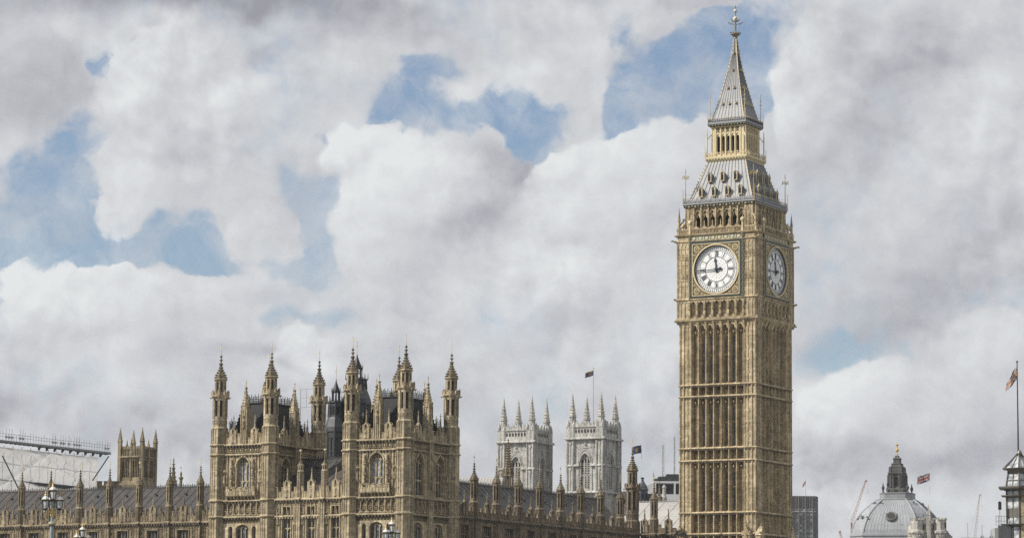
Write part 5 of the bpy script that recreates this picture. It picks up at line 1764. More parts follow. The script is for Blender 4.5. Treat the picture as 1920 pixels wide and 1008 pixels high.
def iron_vent(label, X, Y, zs, zbul, ztop, ztip, zv, hw, name='ventilation_tower'):
    root = thing(name, label, 'ventilation tower', (X, Y, 0), RZ + .1)
    m = MB()
    m.lathe(0, 0, [(hw * 1.28, 0), (hw * 1.28, zbul - 1.0), (hw * 1.36, zbul - .8), (hw * 1.30, zbul - .2), (hw * 1.0, zbul + .9), (hw * .92, zbul + 1.1), (hw * .86, ztop), (hw * 1.0, ztop + .1), (hw * .98, ztop + .3)], 8)
    k = 1 / math.cos(PI / 8)
    for i in range(8):
        a = PI / 8 + i * PI / 4
        c, s_ = math.cos(a), math.sin(a)
        m.beam((hw * 1.3 * c, hw * 1.3 * s_, zs), (hw * 1.3 * c, hw * 1.3 * s_, zbul - .5), .09, 4)
        m.beam((hw * .95 * c, hw * .95 * s_, zbul + 1.1), (hw * .88 * c, hw * .88 * s_, ztop + .1), .07, 4)
        m.lathe(hw * 1.02 * c, hw * 1.02 * s_, [(.07, ztop + .2), (.02, ztop + 1.0)], 4)
    for j in range(8):
        mm = MB(); mm.T = Matrix.Rotation(j * PI / 4, 4, 'Z') @ Matrix.Translation((0, -hw * 1.28 / k, 0))
        fw = hw * .9
        z = zs
        while z < zbul - 2:
            panels(mm, -fw / 2, fw / 2, 2, z, z + 1.7, 0, .1, .09); z += 1.85
        n0 = len(m.v); m.v += mm.v; m.f += [[q + n0 for q in f] for f in mm.f]
    body = m.build('iron_shaft', plain('dark_lead_grey', (.055, .058, .065), .5, .1, .35, 1.2) if 'dark_lead_grey' not in MATS else MATS['dark_lead_grey'], root)
    q = MB()
    for j in range(8):
        q.T = Matrix.Rotation(j * PI / 4, 4, 'Z') @ Matrix.Translation((0, -hw * .89 / k, 0))
        q.box(-hw * .22, hw * .22, -.07, -.03, zbul + 1.5, ztop - .35)
    q.T = Matrix.Identity(4)
    q.build('louvre', M_VOID, body)
    m = MB(); r = hw * .46
    H = ztip - ztop
    zl = ztop + .25 + H * .42
    for i in range(8):
        a = PI / 8 + i * PI / 4
        m.beam((r * math.cos(a), r * math.sin(a), ztop + .25), (r * math.cos(a), r * math.sin(a), zl), .07, 4)
        m.octa(r * 1.1 * math.cos(a), r * 1.1 * math.sin(a), ztop + .45, .09, .22)
        m.octa(r * 1.15 * math.cos(a), r * 1.15 * math.sin(a), zl + .15, .06, .45)
    m.lathe(0, 0, [(r * 1.1, ztop + .2), (r * 1.1, ztop + .42)], 8)
    m.lathe(0, 0, [(r * 1.15, zl - .12), (r * 1.2, zl), (r * .95, zl + .15), (r * .55, zl + (ztip - zl) * .45), (r * .14, ztip - .25), (r * .1, ztip)], 8)
    m.build('open_lantern', M_BLACK, body)
    vane(body, 0, 0, ztip, zv)
    return root


iron_vent('dark iron ventilation tower between the two palace towers, fully in view', -23.0, 400, 30.0, 35.2, 38.1, 41.3, 43.1, 1.08)
iron_vent('dark iron ventilation tower half hidden behind the nearer palace tower', -20.35, 401, 33.0, 39.0, 41.2, 44.7, 46.6, 1.45)

# square stone tower on the left
st = thing('square_tower', 'small square brown stone tower with four crocketed pinnacles and louvred openings', 'tower', (-58.95, 482.3, 0), -.42)
h = 2.02
m = MB(); m.sq([(h + .3, 0), (h + .3, 32.3), (h + .02, 33.0), (h - .4, 33.1), (h - .4, 38.0)])
m.sq([(h + .02, 36.5), (h + .25, 36.62), (h + .25, 36.75), (h, 36.9)])
for k in range(4):
    m.T = face(k, h)
    for c in (-.93, .93):
        wall_arch(m, c - .93, c + .93, 33.0, 36.6, c, 1.2, 33.5, 36.3, 0.0, 0, .4)
        panels(m, c - .75, c + .75, 5, 36.9, 38.0, 0, .1, .07)
        for i in range(3): m.box(c - .3 + .3 * i - .04, c - .3 + .3 * i + .04, .08, .2, 33.5, 36.3)
        for i in range(4):
            cc = c - .45 + .3 * i
            for s2 in (-1, 1): m.poly([(cc + s2 * .15, 36.3), (cc + s2 * .15, 35.95), (cc, 36.25), (cc, 36.3)][::s2], .08, .2)
    m.box(-h, h, 0, .25, 36.9, 38.0)
    for sg in (-1.3, -.5, .5, 1.3): m.box(sg - .3, sg + .3, 0, .25, 38.0, 38.4)
    m.box(-.12, .12, -.12, .2, 33, 38.8); m.lathe(0, .05, [(.14, 38.8), (.03, 39.6)], 4)
m.T = Matrix.Identity(4)
for sx in (-1, 1):
    for sy in (-1, 1):
        pinnacle(m, sx * h, sy * h, 32.5, 39.1, 41.3, .26, 4)
m.build('tower_wall', S_WING, st)
m = MB()
for k in range(4):
    m.T = face(k, h)
    for c in (-.93, .93):
        m.box(c - .58, c + .58, .3, .34, 33.5, 36.3)
        for i in range(12): m.box(c - .58, c + .58, .24, .32, 33.55 + i * .23, 33.59 + i * .23)
m.build('louvre', M_VOID, st)

# little spires beyond the left wing
s1 = thing('stone_spirelet', 'crocketed stone spirelet rising behind the left wing roof beside a wing turret', 'spire', (-50.75, 460, 0), 0)
m = MB(); pinnacle(m, 0, 0, 0, 31.2, 35.1, .42, 8)
for i in range(4):
    a = i * PI / 2; pinnacle(m, .55 * math.cos(a), .55 * math.sin(a), 28, 30.6, 31.9, .13, 4, False)
m.build('spire', S_WING, s1)
s2 = thing('stone_finial', 'thin stone column finial with flat disc standing beyond the left wing roof', 'finial', (-49.6, 460, 0), 0)
m = MB(); m.lathe(0, 0, [(.24, 0), (.22, 31.6), (.26, 31.9), (.38, 32.05), (.38, 32.2), (.16, 32.35), (.14, 32.9), (.05, 33.1)], 8); m.octa(0, 0, 32.7, .22, .1); m.octa(0, 0, 31.2, .3, .14)
p_ = m.build('column', S_WING, s2); vane(p_, 0, 0, 33.1, 33.95)
cw = thing('battlement_wall', 'brown crenellated wall top between the white sheeting and square tower', 'wall', (-63.8, 450, 0), -.1)
m = MB(); m.box(0, 6.6, 0, .6, 0, 30.3)
for i in range(5): m.box(.1 + 1.3 * i, 1.0 + 1.3 * i, 0, .6, 30.3, 30.75)
m.build('wall', S_WING, cw)
m = MB(); 
for i in range(5): m.box(.05 + 1.3 * i, 1.05 + 1.3 * i, -.06, .66, 30.75, 30.88)
for i in range(30): m.box(.1 + .22 * i, .18 + .22 * i, -.1, .02, 29.5, 29.62)
m.build('coping', S_SOOT_SHADE, cw)
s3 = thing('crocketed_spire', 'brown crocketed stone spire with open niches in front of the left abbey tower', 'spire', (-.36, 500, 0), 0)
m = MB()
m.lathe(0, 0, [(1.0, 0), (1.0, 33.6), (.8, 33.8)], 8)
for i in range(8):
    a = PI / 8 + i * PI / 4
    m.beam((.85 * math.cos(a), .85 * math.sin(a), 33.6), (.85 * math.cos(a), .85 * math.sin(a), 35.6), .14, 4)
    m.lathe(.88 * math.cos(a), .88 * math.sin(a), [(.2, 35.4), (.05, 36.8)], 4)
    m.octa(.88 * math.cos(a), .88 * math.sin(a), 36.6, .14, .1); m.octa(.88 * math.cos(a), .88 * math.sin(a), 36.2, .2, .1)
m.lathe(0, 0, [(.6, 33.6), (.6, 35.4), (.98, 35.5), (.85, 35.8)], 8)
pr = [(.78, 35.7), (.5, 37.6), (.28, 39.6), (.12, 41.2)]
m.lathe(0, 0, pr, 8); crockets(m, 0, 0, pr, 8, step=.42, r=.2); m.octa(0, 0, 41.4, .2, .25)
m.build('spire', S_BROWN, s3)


# abbey towers
def abbey(label, X, Y, dz):
    root = thing('abbey_tower', label, 'church tower', (X, Y, 0), R(-28))
    H = 4.78; m = MB(); dks = []
    Z = lambda z: z + dz
    m.sq([(H - 1.0, 0), (H - 1.0, Z(61.5))])
    for k in range(4):
        F = face(k, H); m.T = F; dk = MB(); dk.T = F; dks.append(dk)
        for sg in (-1, 1):
            a_, b_ = sorted((sg * (H - 1.85), sg * H if k % 2 == 0 else sg * (H - 1.0)))
            m.box(a_, b_, -.0, 1.0, 0, Z(59.0))
            for x in (H - .15, H - 1.7): m.box(sg * x - .15, sg * x + .15, -.22, .01, 0, Z(58.7))
            m.box(sg * (H - .92) - .12, sg * (H - .92) + .12, -.12, .01, 0, Z(58.0))
            for zz in (Z(52.0), Z(58.1)): m.poly([(sg * (H - .92) - .5, zz), (sg * (H - .92) + .5, zz), (sg * (H - .92), zz - .9)][::-1], -.14, .01)
        # window wall
        y = .3
        wall_arch(m, -H + 1.85, H - 1.85, Z(46.3), Z(59.0), 0, 2.35, Z(47.2), Z(53.5), 1.9, y, 1.0)
        m.box(-H + 1.85, H - 1.85, y, 1.0, 0, Z(46.3))
        hood(m, 0, 2.5, Z(53.5), 2.0, y - .3, y + .1, .3); hood(m, 0, 3.3, Z(53.5), 2.8, y - .15, y + .05, .16)
        for x in (-1.75, 1.75): m.box(x - .1, x + .1, y - .15, y, Z(46.3), Z(53.5))
        # swags and medallion
        m.octa(0, y, Z(57.6), .5, .55); m.box(-.7, .7, y - .15, y, Z(56.7), Z(56.85))
        for x in (-2.3, -1.5, 1.5, 2.3): m.octa(x, y, Z(57.9), .25, .5); m.octa(x, y, Z(57.0), .16, .5)
        panels(m, -H + 1.85, H - 1.85, 8, Z(58.2), Z(58.9), y, .15, .1)
        # stringcourses
        for z, p in ((Z(52.55), .25), (Z(46.3), .3), (Z(58.95), .5)):
            a_ = H + (p if k % 2 == 0 else 0)
            if z == Z(52.55):
                for sg in (-1, 1):
                    q0, q1 = sorted((sg * 1.45, sg * a_)); m.hull((q0, q1, -p, .35, z), (q0, q1, -.05, .35, z + .35)); m.box(q0, q1, -p, .3, z - .16, z)
            else:
                m.box(-a_, a_, -p, .3, z - .2, z + .02); m.hull((-a_, a_, -p, .3, z + .02), (-a_, a_, -.02, .3, z + .3))
        # blind arcade band and parapet
        m.box(-H + (0 if k % 2 == 0 else .6), H - (0 if k % 2 == 0 else .6), 0.05, .6, Z(59.2), Z(61.6))
        for sg in (-1, 1): m.box(sg * (H - .9) - .95, sg * (H - .9) + .95, -.12, .06, Z(59.2), Z(61.7))
        for i in range(7):
            c = -2.4 + .8 * i
            dk.poly([(c + .24 * math.cos(a), Z(60.7) + .5 * math.sin(a)) for a in [2 * PI * j / 10 for j in range(10)]], .0, .04)
        m.box(-H - .1, H + .1, -.18, .1, Z(61.6), Z(61.75))
        m.box(-H + 1.6, H - 1.6, .05, .35, Z(61.75), Z(62.1))
        for c in (-2.2, -.75, .75, 2.2):
            m.poly([(c - .55, Z(62.1)), (c + .55, Z(62.1)), (c + .5, Z(62.5)), (c + .15, Z(62.95)), (c, Z(63.1)), (c - .15, Z(62.95)), (c - .5, Z(62.5))], .05, .3)
            m.octa(c, .1, Z(62.6), .2, .2)
    m.T = Matrix.Identity(4)
    for sx in (-1, 1):
        for sy in (-1, 1):
            c_, d_ = sx * (H - 1.0), sy * (H - 1.0)
            m.lathe(c_, d_, [(.98, Z(61.6)), (.88, Z(62.2)), (.80, Z(64.0)), (.98, Z(64.1)), (.98, Z(64.3))], 8)
            for i in range(4):
                a = i * PI / 2 + PI / 4
                m.lathe(c_ + 1.1 * math.cos(a), d_ + 1.1 * math.sin(a), [(.42, Z(61.7)), (.4, Z(62.3)), (.15, Z(63.1)), (.1, Z(63.4))], 6)
    body = m.build('tower_wall', S_PALE, root)
    for dk in dks: dk.build('blind_arcade', M_LOUV, body)
    for sx in (-1, 1):
        for sy in (-1, 1):
            q = MB(); c_, d_ = sx * (H - 1.0), sy * (H - 1.0)
            pr = [(.80, Z(64.3)), (.45, Z(66.6)), (.2, Z(68.6)), (.1, Z(69.4))]
            q.lathe(c_, d_, pr, 8)
            for zz in (65.1, 65.9, 66.7, 67.5, 68.2): 
                t_ = (zz - 64.3) / 5.1; rr = .8 * (1 - t_) + .08
                q.lathe(c_, d_, [(rr, Z(zz)), (rr + .07, Z(zz + .06)), (rr - .03, Z(zz + .14))], 8)
            crockets(q, c_, d_, pr, 8, step=.6, r=.13)
            q.octa(c_, d_, Z(69.2), .2, .16); q.octa(c_, d_, Z(69.7), .08, .3)
            q.build('spirelet', S_GUILD, root)
    for k in (0, 1):
        window(root, face(k, H), 0, 2.35, Z(47.2), Z(53.5), 1.9, 3, (Z(50.3), Z(53.0)), .55, S_PALE, M_LOUV, mw=.28, trac=True)
        q = MB(); q.T = face(k, H)
        z = Z(47.5)
        while z < Z(53.2): q.box(-1.15, 1.15, .6, .72, z, z + .14); z += .42
        q.build('louvre_slats', S_PALE, root)
    return root


def axis_from_corner(X, Y, H, ang):
    c, s_ = math.cos(ang), math.sin(ang)
    # front right corner local (H,-H)
    return X - (H * c + H * s_), Y - (H * s_ - H * c)


ax_, ay_ = axis_from_corner(5.45, 720, 4.78, R(-28))
abbey('pale stone abbey tower on the left of the pair, with four spirelets', ax_, ay_, -.45)
bx__, by__ = axis_from_corner(21.75, 716, 4.78, R(-28))
abbey('pale stone abbey tower on the right of the pair, flagpole on its roof', bx__, by__, .25)
nave = thing('abbey_nave', 'pale ribbed lead roof of the abbey seen left of its towers', 'church', (-30, 700, 0), R(-8))
m = MB(); m.box(0, 27, 0, 20, 0, 44); m.build('wall', S_PALE, nave)
m = MB(); slope(m, -.3, 27.3, -.3, 43.5, 10, 49.0, .7); slope(m, -.3, 27.3, 20.3, 43.5, 10, 49.0, .7)
m.add([(27, 0, 43.6), (27, 10, 48.9), (27, 20, 43.6)], [(0, 1, 2)])
m.build('roof', M_PALE, nave)
ab = thing('abbey_gable', 'low pale stone abbey gable with round window at the foot of the right abbey tower', 'church', (27.5, 722, 0), R(-28))
m = MB(); m.box(-3, 3.5, -2, 8, 0, 45.0); m.poly([(-3, 45), (3.5, 45), (.25, 47.0)], -2, 8)
m.build('wall', S_PALE, ab)
m = MB(); m.poly([(.25 + .6 * math.cos(a), 44.6 + .6 * math.sin(a)) for a in [2 * PI * j / 14 for j in range(14)]], -2.1, -2.02); m.build('round_window', M_LOUV, ab)


# ------------------------------------------------------------------ flags
def flag_mesh(parent, P0, W, Hh, dirn, sag, pattern, mats, name='flag', nx=36, ny=18, skew=0.0, seed=1, rumple=.1):
    """cloth flag flying from its hoist P0 (top corner) along dirn; sag lowers the fly"""
    rng = random.Random(seed)
    vs = []; fs = []; mi = []
    d = Vector(dirn).normalized(); nrm = Vector((-d.y, d.x, 0))
    ph = rng.random() * 6
    for j in range(ny + 1):
        for i in range(nx + 1):
            t_ = i / nx; s_ = j / ny
            p = Vector(P0) + d * (W * t_ * (1 - skew * .35)) + Vector((0, 0, -Hh * s_ * (1 - .25 * t_ * skew))) + Vector((0, 0, -sag * t_ ** 1.1))
            p += nrm * (math.sin(t_ * 7 + ph + s_ * 1.2) * rumple * W * (.2 + t_)) + Vector((0, 0, math.sin(t_ * 8 + ph) * .03 * W * t_))
            vs.append(p[:])
    for j in range(ny):
        for i in range(nx):
            a = j * (nx + 1) + i
            fs.append((a, a + 1, a + nx + 2, a + nx + 1)); mi.append(pattern((i + .5) / nx, (j + .5) / ny))
    me = bpy.data.meshes.new(name); me.from_pydata(vs, [], fs)
    for q in mats: me.materials.append(q)
    me.polygons.foreach_set('material_index', mi)
    me.polygons.foreach_set('use_smooth', [True] * len(fs))
    o = bpy.data.objects.new(name, me); COL.objects.link(o); o.parent = parent
    return o


def union(t_, s_):
    x = (t_ - .5) * 2; y = (s_ - .5)     # x in -1..1 (width 2), y -.5...5
    if abs(x) < .10 or abs(y) < .10: return 1
    if abs(x) < .17 or abs(y) < .17: return 2
    d1 = abs(y - x * .5) / 1.118; d2 = abs(y + x * .5) / 1.118
    if min(d1, d2) < .035: return 1
    if min(d1, d2) < .10: return 2
    return 0


def emblem(t_, s_):
    if ((t_ - .5) / .16) ** 2 + ((s_ - .5) / .32) ** 2 < 1 and ((t_ - .5) * 9 + (s_ * 7)) % 1.0 < .62: return 1
    return 0


def gold_top(t_, s_):
    if s_ < .16 + .06 * math.sin(t_ * 9): return 1
    if ((t_ - .45) / .2) ** 2 + ((s_ - .6) / .2) ** 2 < 1 and (t_ * 8) % 1 < .5: return 1
    return 0


def pole(root, z0, z1, r, mat=None):
    m = MB(); m.lathe(0, 0, [(r, z0), (r * .6, z1)], 6); m.octa(0, 0, z1, r * 1.6)
    return m.build('pole', mat or M_WHITE, root)


f1 = thing('flagpole', 'white flagpole with blue and gold flag on the right abbey tower', 'flagpole', (19.5, 719, 61.5), 0)
pole(f1, 0, 14.4, .10, M_CONC)
flag_mesh(f1, (0, 0, 13.9), 2.0, 1.25, (-1, -.15, 0), .75, gold_top, (M_BLUE, M_YEL), seed=3)
f2 = thing('flagpole', 'thin flagpole with dark blue flag bearing a gold emblem on the small domed turret', 'flagpole', (22.37, 520, 36.6), 0)
pole(f2, 0, 6.2, .06)
flag_mesh(f2, (0, 0, 5.75), 1.65, 1.35, (-1, -.2, 0), .35, emblem, (M_BLUE, M_YEL), seed=5)
f3 = thing('flagpole', 'flagpole flying a red white and blue flag over the white turreted building', 'flagpole', (87.97, 640, 36.5), 0)
pole(f3, 0, 10.4, .045)
flag_mesh(f3, (0, 0, 9.85), 2.75, 1.65, (-1, -.2, 0), 1.0, union, (M_BLUE, M_FRED, M_FWHT), seed=8, rumple=.06)
f4 = thing('flagpole', 'faint flagpole with small furled red flag on the office block roof', 'flagpole', (82.27, 850, 54.0), 0)
pole(f4, 0, 5.1, .05, M_CONC)
flag_mesh(f4, (0, 0, 4.6), 1.25, 1.0, (-1, -.2, 0), 1.5, union, (M_BLUE, M_FRED, M_FWHT), seed=2, skew=.8, nx=16, ny=10)
f5 = thing('flagpole', 'tall dark flagpole with half furled flag at the right edge of the view', 'flagpole', (63.6, 381.7, 30.9), 0)
pole(f5, 0, 11.6, .11, M_DSTEEL)
flag_mesh(f5, (0, 0, 11.1), 2.4, 1.7, (-1, -.25, 0), 2.1, union, (M_BLUE, M_ORG, M_FWHT), seed=11, skew=1.2, rumple=.16)

# domed turret under the blue flag
cu2 = thing('domed_turret', 'small dark lead turret with bulbous cap and arched openings beneath the blue flag', 'turret', (22.55, 520, 0), 0)
m = MB(); m.lathe(0, 0, [(.95, 0), (.95, 34.5), (1.1, 34.7), (1.05, 34.9), (.9, 35.0), (.85, 35.3), (.5, 35.8), (.25, 36.2), (.22, 36.6), (.4, 36.75), (.2, 36.85)], 8)
b_ = m.build('drum', plain('dark_lead', (.07, .08, .095), .45, .2, .3, 2.), cu2)
m = MB()
for j in range(8):
    m.T = Matrix.Rotation(j * PI / 4, 4, 'Z') @ Matrix.Translation((0, -.885, 0)); m.box(-.16, .16, -.04, 0, 32.8, 34.1)
m.T = Matrix.Identity(4); m.build('arched_opening', M_VOID, b_)

# obelisks
for i, (X, Y, zt, lab, S) in enumerate(((28.28, 560, 38.2, 'pale square stone chimney-like pier in front of the white framed office', S_PALE), (27.28, 558, 38.95, 'ornate brown stone pinnacle left of the pale pier', S_WING))):
    o_ = thing('stone_pier' if i == 0 else 'stone_pinnacle', lab, 'pinnacle', (X, Y, 0), 0)
    m = MB()
    if i == 0: m.lathe(0, 0, [(.6, 0), (.55, 35.6), (.38, 36.2), (.32, 37.5), (.42, 37.6), (.4, 37.8), (.15, 38.2)], 8)
    else:
        m.lathe(0, 0, [(.75, 0), (.7, 35.2), (.3, 36.0)], 8)
        for a in range(4): m.octa(.5 * math.cos(a * PI / 2), .5 * math.sin(a * PI / 2), 35.7, .16, .4)
        pinnacle(m, 0, 0, 35, 36.2, 38.7, .22, 4)
    m.build('shaft', S, o_)

# white framed office behind the palace
wb = thing('office_building', 'white framed flat-roofed office with dark glass beside the clock tower', 'office building', (28.3, 600, 0), 0)
m = MB(); m.box(0, 14, .4, 16, 0, 37.9); m.box(0, 14, .4, 16, 41.0, 41.15)
m.box(-.15, 14.2, 0, 16.2, 41.15, 41.5); m.box(0, 14, 0, .4, 37.6, 38.95)
for i in range(5): m.box(.05 + i * 3.85, .4 + i * 3.85, 0, .4, 38.95, 41.15)
m.hull((-3.2, 0, 0, 16, 39.2), (-.1, 0, 0, 16, 41.4)) if False else None
m.add([(-3.4, .2, 0), (0, .2, 0), (0, .2, 41.3), (-3.4, .2, 39.6), (-3.4, 16, 0), (0, 16, 0), (0, 16, 41.3), (-3.4, 16, 39.6)], [(0, 1, 2, 3), (7, 6, 5, 4), (3, 2, 6, 7), (0, 3, 7, 4)])
m.build('frame', plain('white_cladding', (.55, .56, .57), .6, 0, .12, 1.), wb)
m = MB(); m.box(.02, 13.9, .5, 1.0, 38.95, 41.1); m.box(-3.0, -.4, .05, .16, 37.5, 39.0)
m.build('glazing', plain('dark_glass', (.02, .023, .027), .15), wb)
m = MB(); m.box(2.6, 13, 3, 10, 41.5, 43.1); m.box(1.0, 2.6, 3, 8, 41.5, 42.6); m.box(.2, 1.0, 2, 6, 41.5, 42.1)
for i in range(18): m.beam((.1 + i * .6, 1.2, 41.5), (.1 + i * .6, 1.2, 42.2 + .5 * random.random()), .035, 4)
for z in (41.9, 42.2): m.beam((0, 1.2, z), (12, 1.2, z), .03, 4)
m.build('roof_plant', M_DSTEEL, wb)


def mast(label, X, Y, z0, z1, w_, name='radio_mast'):
    root = thing(name, label, 'radio mast', (X, Y, z0), .3)
    m = MB()
    for i in range(3):
        a = i * 2 * PI / 3
        m.beam((w_ * math.cos(a), w_ * math.sin(a), 0), (w_ * .8 * math.cos(a), w_ * .8 * math.sin(a), z1 - z0), .045, 4)
    n = int((z1 - z0) / .5)
    for j in range(n):
        a = (j % 3) * 2 * PI / 3; b = ((j + 1) % 3) * 2 * PI / 3; z = j * .5
        m.beam((w_ * math.cos(a), w_ * math.sin(a), z), (w_ * .9 * math.cos(b), w_ * .9 * math.sin(b), z + .5), .03, 4)
        m.beam((w_ * math.cos(b), w_ * math.sin(b), z), (w_ * .9 * math.cos(a), w_ * .9 * math.sin(a), z), .03, 4)
    m.lathe(0, 0, [(.03, z1 - z0 - .1), (.02, z1 - z0 + .6)], 4)
    m.build('lattice', M_CONC, root)


mast('lattice radio mast on the office roof, left of the pair', 30.25, 604, 41.2, 48.9, .22)
mast('taller lattice radio mast on the office roof close to the clock tower', 32.5, 604, 41.2, 50.5, .15)
mast('short dark aerial at the left end of the office roof', 28.3, 603, 41.2, 43.2, .1)

# ------------------------------------------------------------------ scaffolded building, far left
sh = thing('sheeted_scaffold', 'building wrapped in wrinkled white scaffold sheeting with railed deck on top', 'scaffold', (-72.0 + 0.0, 430.0, 0), RZ + PI / 2)
# local x runs back along the building, y to the left (into it)
SX0, SX1 = -16.0, 22.6
rng = random.Random(4)
nx, nz = 150, 34
vs = []; fs = []
from mathutils import noise as mn
for j in range(nz + 1):
    for i in range(nx + 1):
        x = SX0 + (SX1 - SX0) * i / nx; z = 24.0 + 10.3 * j / nz
        y = .09 * mn.noise((x * .9, z * 2.2, 1.3)) + .03 * mn.noise((x * 3., z * 4., 2.3)) + .22 * mn.noise((x * .25, z * .35, 4.3)) + .10 * abs(mn.noise((x * .5 + z * .7, x * .3 - z * .6, 8.1)))
        # pulled seams every lift
        f_ = (z - 24.0) % 2.05
        y += .05 * math.exp(-(f_ / .2) ** 2)
        # big diagonal creases
        for cx, sl in ((9.5, .36), (9.5, -.50), (3.0, .8), (14.5, .6)):
            d = (z - 33.6) + sl * (x - cx)
            y -= .28 * math.exp(-(d / .4) ** 2) * (1 if d < 0 else .3)
        vs.append((x, y, z))
for j in range(nz):
    for i in range(nx):
        a = j * (nx + 1) + i; fs.append((a, a + 1, a + nx + 2, a + nx + 1))
m = MB(); m.add(vs, fs); m.smooth = True
m.build('sheeting', M_SHEET, sh)
m = MB(); m.add([(SX1, 0, 24), (SX1, 14, 24), (SX1, 14, 34.3), (SX1, 0, 34.3)], [(0, 1, 2, 3)]); m.build('end_sheeting', M_SHEET, sh)
m = MB(); m.box(SX0, SX1 + 1.9, -.9, .7, 34.98, 35.22); m.build('deck', M_CONC, sh)
m = MB()
for i in range(20): m.beam((SX0 + i * 2., .9, 0), (SX0 + i * 2., .9, 34.7), .06, 4)
for i in range(14): m.beam((SX0, .9, 2.0 + 2.4 * i), (SX1, .9, 2.0 + 2.4 * i), .05, 4)
m.build('scaffold_tube', M_STEEL, sh)
m = MB(); m.box(SX0, SX1 + 1.9, -.98, -.9, 34.86, 34.97)
for i in range(40):
    x = SX0 + 1 + i * 1.0
    m.box(x - .03, x + .03, -.85, -.1, 34.8, 34.97)
for i in range(9): 
    x = 8.4 + i * 1.8; m.hull((x - .05, x + .05, -.3, -.1, 34.4), (x - .05, x + .05, -.8, -.1, 34.97))
m.beam((-.3, -.75, 33.0), (4.0, -.75, 28.0), .10, 5); m.beam((24.2, -.75, 34.6), (20.5, -.75, 30.8), .10, 5)
m.beam((-2, -.6, 29.6), (2.2, -.6, 29.6), .06, 4)
m.build('support_tube', plain('painted_steel', (.12, .125, .13), .6), sh)
m = MB()
for zz in (35.75, 36.15): m.beam((SX0, -.85, zz), (SX1 + 1.9, -.85, zz), .03, 4)
x = SX0
while x < SX1 + 2:
    m.beam((x, -.85, 35.2), (x, -.85, 36.2 + (.45 if rng.random() < .3 else 0)), .03, 4)
    if rng.random() < .28: m.beam((x + .1, -.4, 35.2), (x + .1, -.4, 37.0), .028, 4); m.box(x - .1, x + .25, -.5, -.3, 35.6, 35.9)
    x += .62
m.build('guard_rail', M_STEEL, sh)
m = MB(); m.add([(5.5, -.3, 29.75), (17.6, -.35, 29.75), (14.5, -.6, 29.2), (9.0, -.6, 29.35), (5.5, .1, 29.85), (17.6, .1, 29.85), (14.5, .1, 29.3), (9.0, .1, 29.45)], [(0, 3, 2, 1), (4, 5, 6, 7), (0, 1, 5, 4), (1, 2, 6, 5), (2, 3, 7, 6), (3, 0, 4, 7)])
m.build('dark_awning', M_BLACK, sh)

# ------------------------------------------------------------------ domed hall, right
dm = thing('domed_hall', 'great grey lead dome with dark stone lantern tower and golden finial', 'domed hall', (101.5, 800, 0), 0)
TH = R(-17)


def cham(r, z, big=33.0):
    pts = []
    for k in range(4):
        for s_ in (-1, 1):
            a = TH - PI / 2 + k * PI / 2 + R(s_ * big)
            pts.append((r * math.cos(a), r * math.sin(a), z))
    return pts


prof = [(13.4, 30), (13.4, 41.0), (13.0, 41.4), (12.6, 42.8), (11.9, 44.3), (10.9, 45.8), (9.6, 47.2), (8.0, 48.5), (6.5, 49.6), (5.6, 50.1)]
_p = []
for (a_, b_) in zip(prof[1:-1], prof[2:]):
    _p += [a_, ((a_[0] + b_[0]) / 2 + .06, (a_[1] + b_[1]) / 2 + .03)]
prof = [prof[0]] + _p + [prof[-1]]
m = MB(); m.rings([cham(r, z) for r, z in prof])
dome = m.build('dome', M_LEAD, dm)
m = MB()
for k in range(8):
    for a_, b_ in zip(prof[2:-1], prof[3:]):
        m.beam(cham(a_[0], a_[1])[k], cham(b_[0], b_[1])[k], .22, 6)
for k in range(4):
    for (a_, b_) in zip(prof[2:-1], prof[3:]):
        p0, p1 = Vector(cham(a_[0], a_[1])[2 * k]), Vector(cham(a_[0], a_[1])[2 * k + 1]); q0, q1 = Vector(cham(b_[0], b_[1])[2 * k]), Vector(cham(b_[0], b_[1])[2 * k + 1])
        for i in range(1, 16):
            m.beam(p0.lerp(p1, i / 16), q0.lerp(q1, i / 16), .06, 4)
for z, r in ((41.25, 13.15), (40.6, 13.5)):
    P = cham(r, z)
    for i in range(8): m.beam(P[i], P[(i + 1) % 8], .2, 4)
m.build('lead_rib', M_LEAD, dome)
# oculus on the main face and repeated on the others
for k in range(4):
    q = MB(); a = TH + k * PI / 2
    q.T = Matrix.Rotation(a, 4, 'Z') @ Matrix.Translation((0, -9.35, 45.45)) @ Matrix.Rotation(R(48), 4, 'X')
    q.lathe(0, 0, [(1.55, -.3), (1.55, .25), (1.3, .45), (1.05, .3)], 24)
    oc = q.build('oculus', M_DCONC, dome)
    q2 = MB(); q2.T = q.T; q2.lathe(0, 0, [(1.0, .0), (1.0, .36)], 24); q2.build('oculus_pane', M_LOUV, oc)
